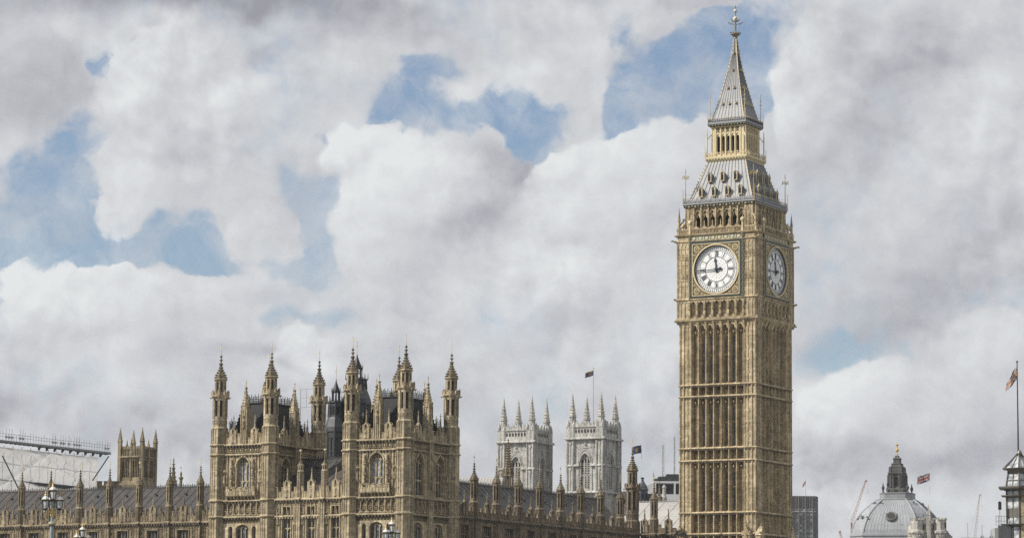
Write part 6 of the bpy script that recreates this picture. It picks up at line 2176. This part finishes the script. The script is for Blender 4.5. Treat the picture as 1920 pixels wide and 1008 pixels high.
# carved swags at the chamfers
m = MB()
rng = random.Random(9)
for k in range(4):
    for (z, n, sp) in ((49.0, 14, 3.0), (44.8, 22, 2.4)):
        r = 7.3 if z > 48 else 11.6
        for i in range(n):
            a = TH - PI / 2 + k * PI / 2 + PI / 4 + R((rng.random() - .5) * sp * 12)
            m.octa(r * .98 * math.cos(a), r * .98 * math.sin(a), z + (rng.random() - .5) * (1.0 if z > 48 else 2.2), .18 + .3 * rng.random(), .25)
m.build('carved_swag', S_DARK, dome)
m = MB()
m.rings([cham(r, z) for r, z in ((5.5, 50.0), (5.75, 50.2), (5.7, 50.35), (5.1, 50.5), (5.0, 51.7), (5.2, 51.8), (5.15, 52.0), (2.0, 52.05))])
m.build('terrace', plain('light_lead', (.23, .24, .255), .6, 0, .25, 1.), dm)
m = MB()
for k in range(4):
    a = TH - PI / 2 + k * PI / 2 + PI / 4
    x, y = 4.55 * math.cos(a), 4.55 * math.sin(a)
    m.lathe(x, y, [(.3, 52.0), (.35, 52.3), (.18, 52.5), (.4, 53.1), (.42, 53.5), (.2, 53.8), (.12, 54.3), (.03, 54.7)], 8)
SQ = lambda prof_: m.rings([cham(r, z, 38) for r, z in prof_])
SQ([(3.2, 51.9), (3.1, 52.6), (3.15, 52.9), (2.6, 53.5), (2.45, 53.7), (2.4, 56.6), (2.75, 56.9), (2.9, 57.2), (2.85, 57.4), (2.4, 57.45), (2.35, 58.1), (2.3, 58.6), (2.4, 58.9), (2.0, 59.0), (1.75, 59.3), (1.85, 59.75), (1.25, 59.9), (1.15, 60.8), (1.4, 61.0), (1.3, 61.15), (.8, 61.4), (.55, 61.9)])
for k in range(4):
    a = TH - PI / 2 + k * PI / 2
    for s_ in (-1, 1):
        for rr, z0, z1 in ((2.6, 53.6, 56.8),):
            for d in (20, 34):
                aa = a + R(s_ * d); m.lathe(rr * .98 * math.cos(aa), rr * .98 * math.sin(aa), [(.2, z0), (.17, z1)], 6)
        aa = a + PI / 4 + R(s_ * 8)
        m.lathe(2.35 * math.cos(aa), 2.35 * math.sin(aa), [(.18, 57.4), (.2, 58.2), (.06, 58.9)], 6)
        m.octa(3.1 * math.cos(a + PI / 4), 3.1 * math.sin(a + PI / 4), 54.2, .35, .6)
lt = m.build('lantern_tower', S_DARK, dm)
m = MB()
for k in range(4):
    m.T = Matrix.Rotation(TH + k * PI / 2, 4, 'Z'); m.box(-.55, .55, -1.98, -1.8, 53.9, 56.2); m.box(-.45, .45, -2.52, -2.4, 52.3, 52.75)
m.T = Matrix.Identity(4); m.build('lantern_opening', M_VOID, lt)
m = MB(); m.lathe(0, 0, [(.12, 61.8), (.1, 62.8), (.15, 62.9), (.45, 63.1), (.5, 63.35), (.35, 63.65), (.12, 63.8), (.1, 64.5)], 10)
for i in range(6): m.octa(.22 * math.cos(i), .22 * math.sin(i), 64.6 + .12 * (i % 3), .2, .25)
m.build('golden_finial', M_YEL, dm)

# ------------------------------------------------------------------ white turreted building
gh = thing('turreted_building', 'white stone building with two crenellated turrets and carved central spirelet', 'building', (87.9, 642, 0), R(-3))
m = MB()
m.box(-3.3, 3.4, 0, 14, 0, 35.9)
for x, r, zt in ((-2.35, 1.45, 36.7), (2.45, 1.45, 36.75)):
    m.lathe(x, .6, [(r, 0), (r, 33.4), (r + .3, 34.0), (r + .25, 34.4), (r - .08, 34.5), (r - .08, zt)], 10)
    for i in range(10):
        a = i * PI / 5
        m.lathe(x + (r - .1) * math.cos(a), .6 + (r - .1) * math.sin(a), [(.24, zt - .1), (.24, zt + .35)], 4)
    for i in range(10):
        a = i * PI / 5 + .3
        m.octa(x + (r + .28) * math.cos(a), .6 + (r + .28) * math.sin(a), 33.9, .28, .2)
        m.octa(x + (r + .2) * math.cos(a + .3), .6 + (r + .2) * math.sin(a + .3), 33.3, .2, .25)
for i in range(8): m.octa(-3 + i * .85, -.05, 34.1, .25, .2)
m.box(-3.3, 3.4, -.2, 0, 34.2, 34.4)
for i in range(6): m.box(-1.1 + i * .4, -.9 + i * .4, -.05, .3, 35.9, 36.1)
m.box(-.35, .35, -.9, .2, 0, 37.2)
pinnacle(m, 0, -.35, 37, 37.6, 39.9, .28, 4)
for sx in (-.45, .45): pinnacle(m, sx, -.5, 34.5, 36.6, 37.9, .1, 4)
m.build('wall', S_GUILD, gh)
for cx in (-1.0, -.55, 1.0, 1.5):
    q = MB(); q.box(cx - .14, cx + .14, -.06, .02, 34.6, 35.7); q.build('window', M_LOUV, gh)
q = MB(); q.T = Matrix.Translation((2.45, .6, 0)) @ Matrix.Rotation(.9, 4, 'Z'); q.box(-.2, .2, -1.42, -1.2, 35.0, 36.1); q.build('window', M_VOID, gh)
gr_ = MB(); gr_.box(3.4, 5.0, .2, 6, 0, 33.2); gr_.hull((3.4, 5.0, .2, 6, 33.2), (3.4, 3.5, .2, 6, 34.5))
gr_.build('side_wall', S_GUILD, gh)

# ------------------------------------------------------------------ office block right of the clock tower
ob = thing('office_block', 'grey slab office block with ribbed dark top storey right of the clock tower', 'office block', (85.8, 850, 0), 0)
m = MB()
m.add([(x, y, z) for z in (0, 53.9) for x, y in ((-26, 0), (-.7, 0), (0, .7), (0, 14), (-26, 14))], [(0, 1, 6, 5), (1, 2, 7, 6), (2, 3, 8, 7), (3, 4, 9, 8), (4, 0, 5, 9), (5, 6, 7, 8, 9)])
m.box(-26, -.8, -.06, 0, 53.8, 54.2)
m.hull((-.75, -.02, .05, 13, 53.9), (-.75, -.6, .05, 13, 54.2))
for z in [49.9 - 1.48 * i for i in range(1, 30)]:
    m.box(-26, -.75, -.14, 0, z - .42, z + .22)
blk = m.build('block', M_DCONC, ob)
m = MB()
for i in range(50): m.box(-25.6 + i * .5, -25.35 + i * .5, -.2, 0, 50.9, 53.75)
m.build('louvre_fin', plain('grey_fin', (.16, .165, .17), .5), blk)
m = MB(); m.box(-26, -.7, -.05, 0.0, 50.75, 53.8); m.build('louvre_recess', M_DSTEEL, blk)
m = MB(); m.box(-26, -.72, -.16, -.02, 49.7, 50.1); m.box(-26, -.72, -.1, -.02, 50.5, 50.75); m.build('white_band', M_CONC, blk)
m = MB()
for i in range(13): m.box(-1.58 - 1.93 * i - .07, -1.58 - 1.93 * i + .07, -.34, -.16, 0, 54.0)
m.build('facade_fin', plain('pinkish_metal', (.27, .25, .24), .5), blk)
rng = random.Random(3)
rows = [(50.14, 50.46)] + [(49.9 - 1.48 * i + .25, 49.9 - 1.48 * i + 1.02) for i in range(1, 10)]
cnt = 0
for z0, z1 in rows:
    for i in range(9):
        x = -8.6 + i * .95
        if x > -1.3: continue
        q = MB(); q.box(x - .36, x + .36, -.08, -.03, z0, z1)
        q.build('window', M_OFFG if rng.random() < .45 else (M_GLASSL if rng.random() < .3 else M_GLASS), ob)

# ------------------------------------------------------------------ glazed corner tower at the right edge
et = thing('glazed_corner_tower', 'bronze and glass bay tower with projecting ledges at the right edge', 'tower', (63.75, 382, 0), 0)


def hexp(r, z): return [(r * math.cos(R(18 + 60 * i)), r * math.sin(R(18 + 60 * i)), z) for i in range(6)]


m = MB()
m.rings([hexp(r, z) for r, z in ((1.55, 0), (1.55, 28.9))])
for z, r, t_ in ((26.5, 2.95, .3), (25.6, 2.6, .12), (22.0, 2.65, .16), (28.98, 2.35, .14), (18.4, 2.6, .16), (14.8, 2.6, .16)):
    m.rings([hexp(r - .1, z), hexp(r, z + t_ * .5), hexp(r, z + t_)])
    m.rings([hexp(1.6, z - .35), hexp(r - .5, z)])
m.rings([hexp(1.85, 23.0), hexp(1.85, 24.1)]); m.rings([hexp(1.85, 26.0), hexp(1.85, 26.4)]) if False else None
m.rings([hexp(1.8, 19.3), hexp(1.8, 20.3)])
for i in range(6):
    for (r0, z0, r1, z1) in ((1.84, 14, 1.84, 26.5), (1.9, 26.8, 1.52, 29.0), (2.05, 29.1, .2, 31.05)):
        m.beam(hexp(r0, z0)[i], hexp(r1, z1)[i], .09, 5)
        a, b = Vector(hexp(r0, z0)[i]), Vector(hexp(r0, z0)[(i + 1) % 6]); c, d = Vector(hexp(r1, z1)[i]), Vector(hexp(r1, z1)[(i + 1) % 6])
        for t_ in (.5,): m.beam(a.lerp(b, t_), c.lerp(d, t_), .045, 4)
    a, b = Vector(hexp(1.78, 27.6)[i]), Vector(hexp(1.78, 27.6)[(i + 1) % 6]); m.beam(a, b, .05, 4)
    m.beam(hexp(2.35, 29.05)[i], hexp(.2, 31.0)[i], .03, 4)
et_f = m.build('bronze_frame', M_BRONZE, et)
m = MB()
m.rings([hexp(1.76, 14), hexp(1.76, 26.5)]); m.rings([hexp(1.8, 26.8), hexp(1.45, 28.98)]); m.rings([hexp(1.9, 29.13), hexp(.15, 31.0)])
m.build('glazing', glassy('bay_glass', (.20, .22, .24), (.50, .52, .54), .12, 1.4), et)
m = MB()
m.T = Matrix.Rotation(R(-12), 4, 'Z')
m.box(.2, 5.0, -1.9, 4, 0, 26.4)
m.T = Matrix.Identity(4)
m.build('stone_column', S_PAL, et)
m = MB(); m.lathe(0, -.3, [(.2, 30.7), (.35, 31.0), (.15, 31.4)], 8); m.build('pole_socket', M_BRONZE, et)
# equipment beside the bay
eq = thing('rooftop_aerials', 'loudspeaker-like aerial boxes and railing on the ledge left of the glazed bay', 'aerial', (61.2, 381, 0), 0)
m = MB(); m.box(-.35, 1.2, -.3, .3, 0, 21.95)
m.build('ledge_wall', M_DCONC, eq)
m = MB()
m.beam((-.12, 0, 21.9), (-.12, 0, 25.0), .04, 4); m.box(-.3, -.14, -.1, .1, 23.9, 24.9); m.box(-.08, .08, -.1, .1, 23.9, 24.9)
for x in (-.6, -.3, .1, .4): m.beam((x, 0, 21.9), (x, 0, 23.2), .03, 4)
for z in (22.5, 23.1): m.beam((-.6, 0, z), (.7, 0, z), .025, 4)
m.build('aerial', M_DSTEEL, eq)

# low distant roofs
lr = thing('distant_rooftops', 'row of low distant flat roofs with railings between the turreted building and right edge', 'building', (91.5, 620, 0), 0)
m = MB(); m.box(0, 9.5, 0, 8, 0, 31.2); m.box(7.0, 9.6, 1, 6, 31.2, 34.0)
m.build('wall', plain('distant_concrete', (.30, .31, .32), .8, 0, .2, .6), lr)
m = MB()
for z in (31.7, 32.0): m.beam((0, 0, z), (7, 0, z), .04, 4)
for i in range(15): m.beam((i * .5, 0, 31.2), (i * .5, 0, 32.0), .03, 4)
m.build('railing', M_CONC, lr)
for i, (x, z, lab) in enumerate(((4.4, 34.6, 'dark aerial cluster standing on the distant flat roofs, the tallest'), (6.2, 33.6, 'short dark aerial on the distant flat roofs beside the raised block'), (1.5, 35.0, 'hair-thin pole aerial on the distant flat roofs, nearest the turreted building'))):
    a_ = thing('roof_aerial', lab, 'aerial', (91.5 + x, 621, 31.2), 0)
    m = MB(); m.beam((0, 0, 0), (0, 0, z - 31.2), .04, 4)
    if i < 2:
        for j in range(5): m.box(-.35 + .15 * j, -.27 + .15 * j, -.1, .1, .2 * j, .9 + .3 * (j % 3)); 
    m.build('pole', M_DSTEEL, a_)


# ------------------------------------------------------------------ cranes
def crane(label, X, Y, base, tip, ang_hint, w_):
    root = thing('tower_crane', label, 'crane', (base[0], Y, 0), 0)
    T = Matrix.Translation((-base[0], -Y, 0))
    b = Vector((base[0], Y, base[1])); t_ = Vector((tip[0], Y, tip[1])); d = (t_ - b); n = int(d.length / .9); d.normalize()
    side = Vector((d.z, 0, -d.x)); dep = Vector((0, 1, 0))
    m = MB(); m.T = T
    P = [side * w_ * .5, -side * w_ * .5, dep * w_ * .8]
    q = MB(); q.T = T
    L = (t_ - b).length
    for k in range(3):
        m.beam(b + P[k], t_ + P[k] * .35, .055, 4)
    for j in range(n):
        s0 = L * j / n; s1 = L * (j + 1) / n
        f0 = 1 - .65 * j / n; f1 = 1 - .65 * (j + 1) / n
        m.beam(b + d * s0 + P[j % 2] * f0, b + d * s1 + P[(j + 1) % 2] * f1, .03, 4)
        m.beam(b + d * s0 + P[0] * f0, b + d * s0 + P[1] * f0, .045, 4)
    m.octa(t_.x, t_.y, t_.z, w_ * .5)
    m.build('jib', M_RED if w_ > .85 else M_CWHITE, root)
    q.beam(t_, b + Vector((-1.9, 0, .6)), .04, 4); q.beam(t_ + Vector((.45, 0, -.1)), t_ + Vector((.45, 0, -3.2)), .03, 4)
    q.octa(t_.x + .45, t_.y, t_.z - 3.3, .22, .3)
    q.build('cable', M_CWHITE, root)
    s = MB(); s.T = T
    s.box(b.x - .25, b.x + .25, Y - .25, Y + .25, 0, b.z)
    s.build('mast', M_RED, root)
    return root


crane('red lattice crane jib leaning up from behind the dome on its left', 0, 900, (100.6, 49.5), (104.9, 61.9), 0, .9)
crane('tip of a short red crane low to the left of the dome', 0, 900, (98.4, 42.5), (97.1, 46.9), 0, .9)
crane('pale slender crane jib between the dome and the right edge', 0, 900, (136.4, 42.5), (138.5, 58.2), 0, .8)


# ------------------------------------------------------------------ bridge lamps
def bridge_lamp(X, Y, label):
    root = thing('bridge_lamp', label, 'street lamp', (X, Y, 0.9), .25)
    ZT = 11.56 - .9
    m = MB()
    zc = ZT - 2.05
    m.lathe(0, 0, [(.34, 0), (.34, 1.2), (.2, 1.5), (.15, 1.9), (.10, zc - 3.0), (.095, zc - .12), (.17, zc - .06), (.19, zc + .02), (.17, zc + .08), (.08, zc + .12), (.06, zc + .5), (.055, zc + 1.12), (.09, zc + 1.15)], 12)
    post = m.build('post', M_GREENP, root)
    m = MB()
    m.lathe(0, 0, [(.13, zc - .08), (.205, zc - .02), (.205, zc + .03), (.12, zc + .07)], 12)
    for a in (0.0, 2 * PI / 3 + PI * .0, 4 * PI / 3):
        pass
    m.build('gilt_collar', M_GOLD, post)
    dirs = (PI, 0.0, PI / 2)
    br_ = MB(); gl_ = MB()
    for a in dirs:
        c, s_ = math.cos(a), math.sin(a); r = .345 if a != PI / 2 else .345
        pts = []
        for i in range(9):
            t_ = i / 8; pts.append((c * (.05 + .33 * math.sin(t_ * PI / 2)), s_ * (.05 + .33 * math.sin(t_ * PI / 2)), zc + .08 + .50 * t_ ** 1.6))
        for p, q in zip(pts[:-1], pts[1:]): gl_.beam(p, q, .028, 5)
        pts = []
        for i in range(9):
            t_ = i / 8; pts.append((c * .36 * math.cos(t_ * PI / 2), s_ * .36 * math.cos(t_ * PI / 2), zc + .58 + .48 * t_ ** 1.3))
        for p, q in zip(pts[:-1], pts[1:]): br_.beam(p, q, .028, 5)
        br_.octa(c * .38, s_ * .38, zc + .6, .055)
        br_.lathe(c * r, s_ * r, [(.03, zc + .55), (.05, zc + .66), (.09, zc + .70)], 8)
    br_.octa(0, 0, zc + 1.1, .06)
    br_.build('bracket', M_GREENP, root); gl_.build('gilt_bracket', M_GOLD, root)
    m = MB()
    m.poly([(-.12, zc + .45), (0, zc + .28), (.12, zc + .45), (.13, zc + .66), (0, zc + .80), (-.13, zc + .66)], -.09, -.05)
    for i in range(6): m.octa(-.07 + .14 * (i % 2), -.1, zc + .42 + .12 * (i // 2), .045)
    m.build('gilt_shield', M_GOLD, root)

    def lantern(x, y, zb):
        # zb: underside of the lantern
        f = MB()
        f.lathe(x, y, [(.05, zb - .06), (.12, zb), (.14, zb + .02), (.13, zb + .04)], 6)
        for i in range(6):
            a = PI / 6 + i * PI / 3
            f.beam((x + .13 * math.cos(a), y + .13 * math.sin(a), zb + .03), (x + .185 * math.cos(a), y + .185 * math.sin(a), zb + .42), .013, 4)
        f.lathe(x, y, [(.20, zb + .41), (.215, zb + .43), (.215, zb + .46)], 6)
        ff = f.build('lantern', M_BLACK, root)
        gg = MB(); gg.lathe(x, y, [(.115, zb + .04), (.17, zb + .41)], 6); gg.build('lantern_glass', M_LGLASS, ff)
        c = MB(); c.lathe(x, y, [(.215, zb + .462), (.19, zb + .53), (.12, zb + .60), (.06, zb + .64), (.04, zb + .66)], 6); c.build('lantern_cap', M_WHITE, ff)
        q = MB(); q.lathe(x, y, [(.222, zb + .455), (.225, zb + .475), (.2, zb + .49)], 6)
        q.lathe(x, y, [(.04, zb + .65), (.065, zb + .69), (.03, zb + .74), (.05, zb + .79), (.02, zb + .83), (.045, zb + .86), (.01, zb + .90)], 8)
        q.build('gilt_finial', M_GOLD, ff)
    lantern(0, 0, zc + 1.19)
    for a in dirs:
        lantern(.345 * math.cos(a), .345 * math.sin(a), zc + .72)
    return root


l1 = bridge_lamp(-22.45, 150, 'pale green and gold bridge lamp with lanterns, leftmost and nearest of the three')
l2 = copy_tree(l1); l2.location = (-26.53, 190, .9); l2['label'] = 'bridge lamp with only its lantern tops showing, just right of the leftmost lamp'
l3 = copy_tree(l1); l3.location = (-6.94, 180, .9); l3['label'] = 'bridge lamp whose lanterns show at the foot of the nearer palace tower'
for l_ in (l1, l2, l3): l_["group"] = "ornate bridge lamps"
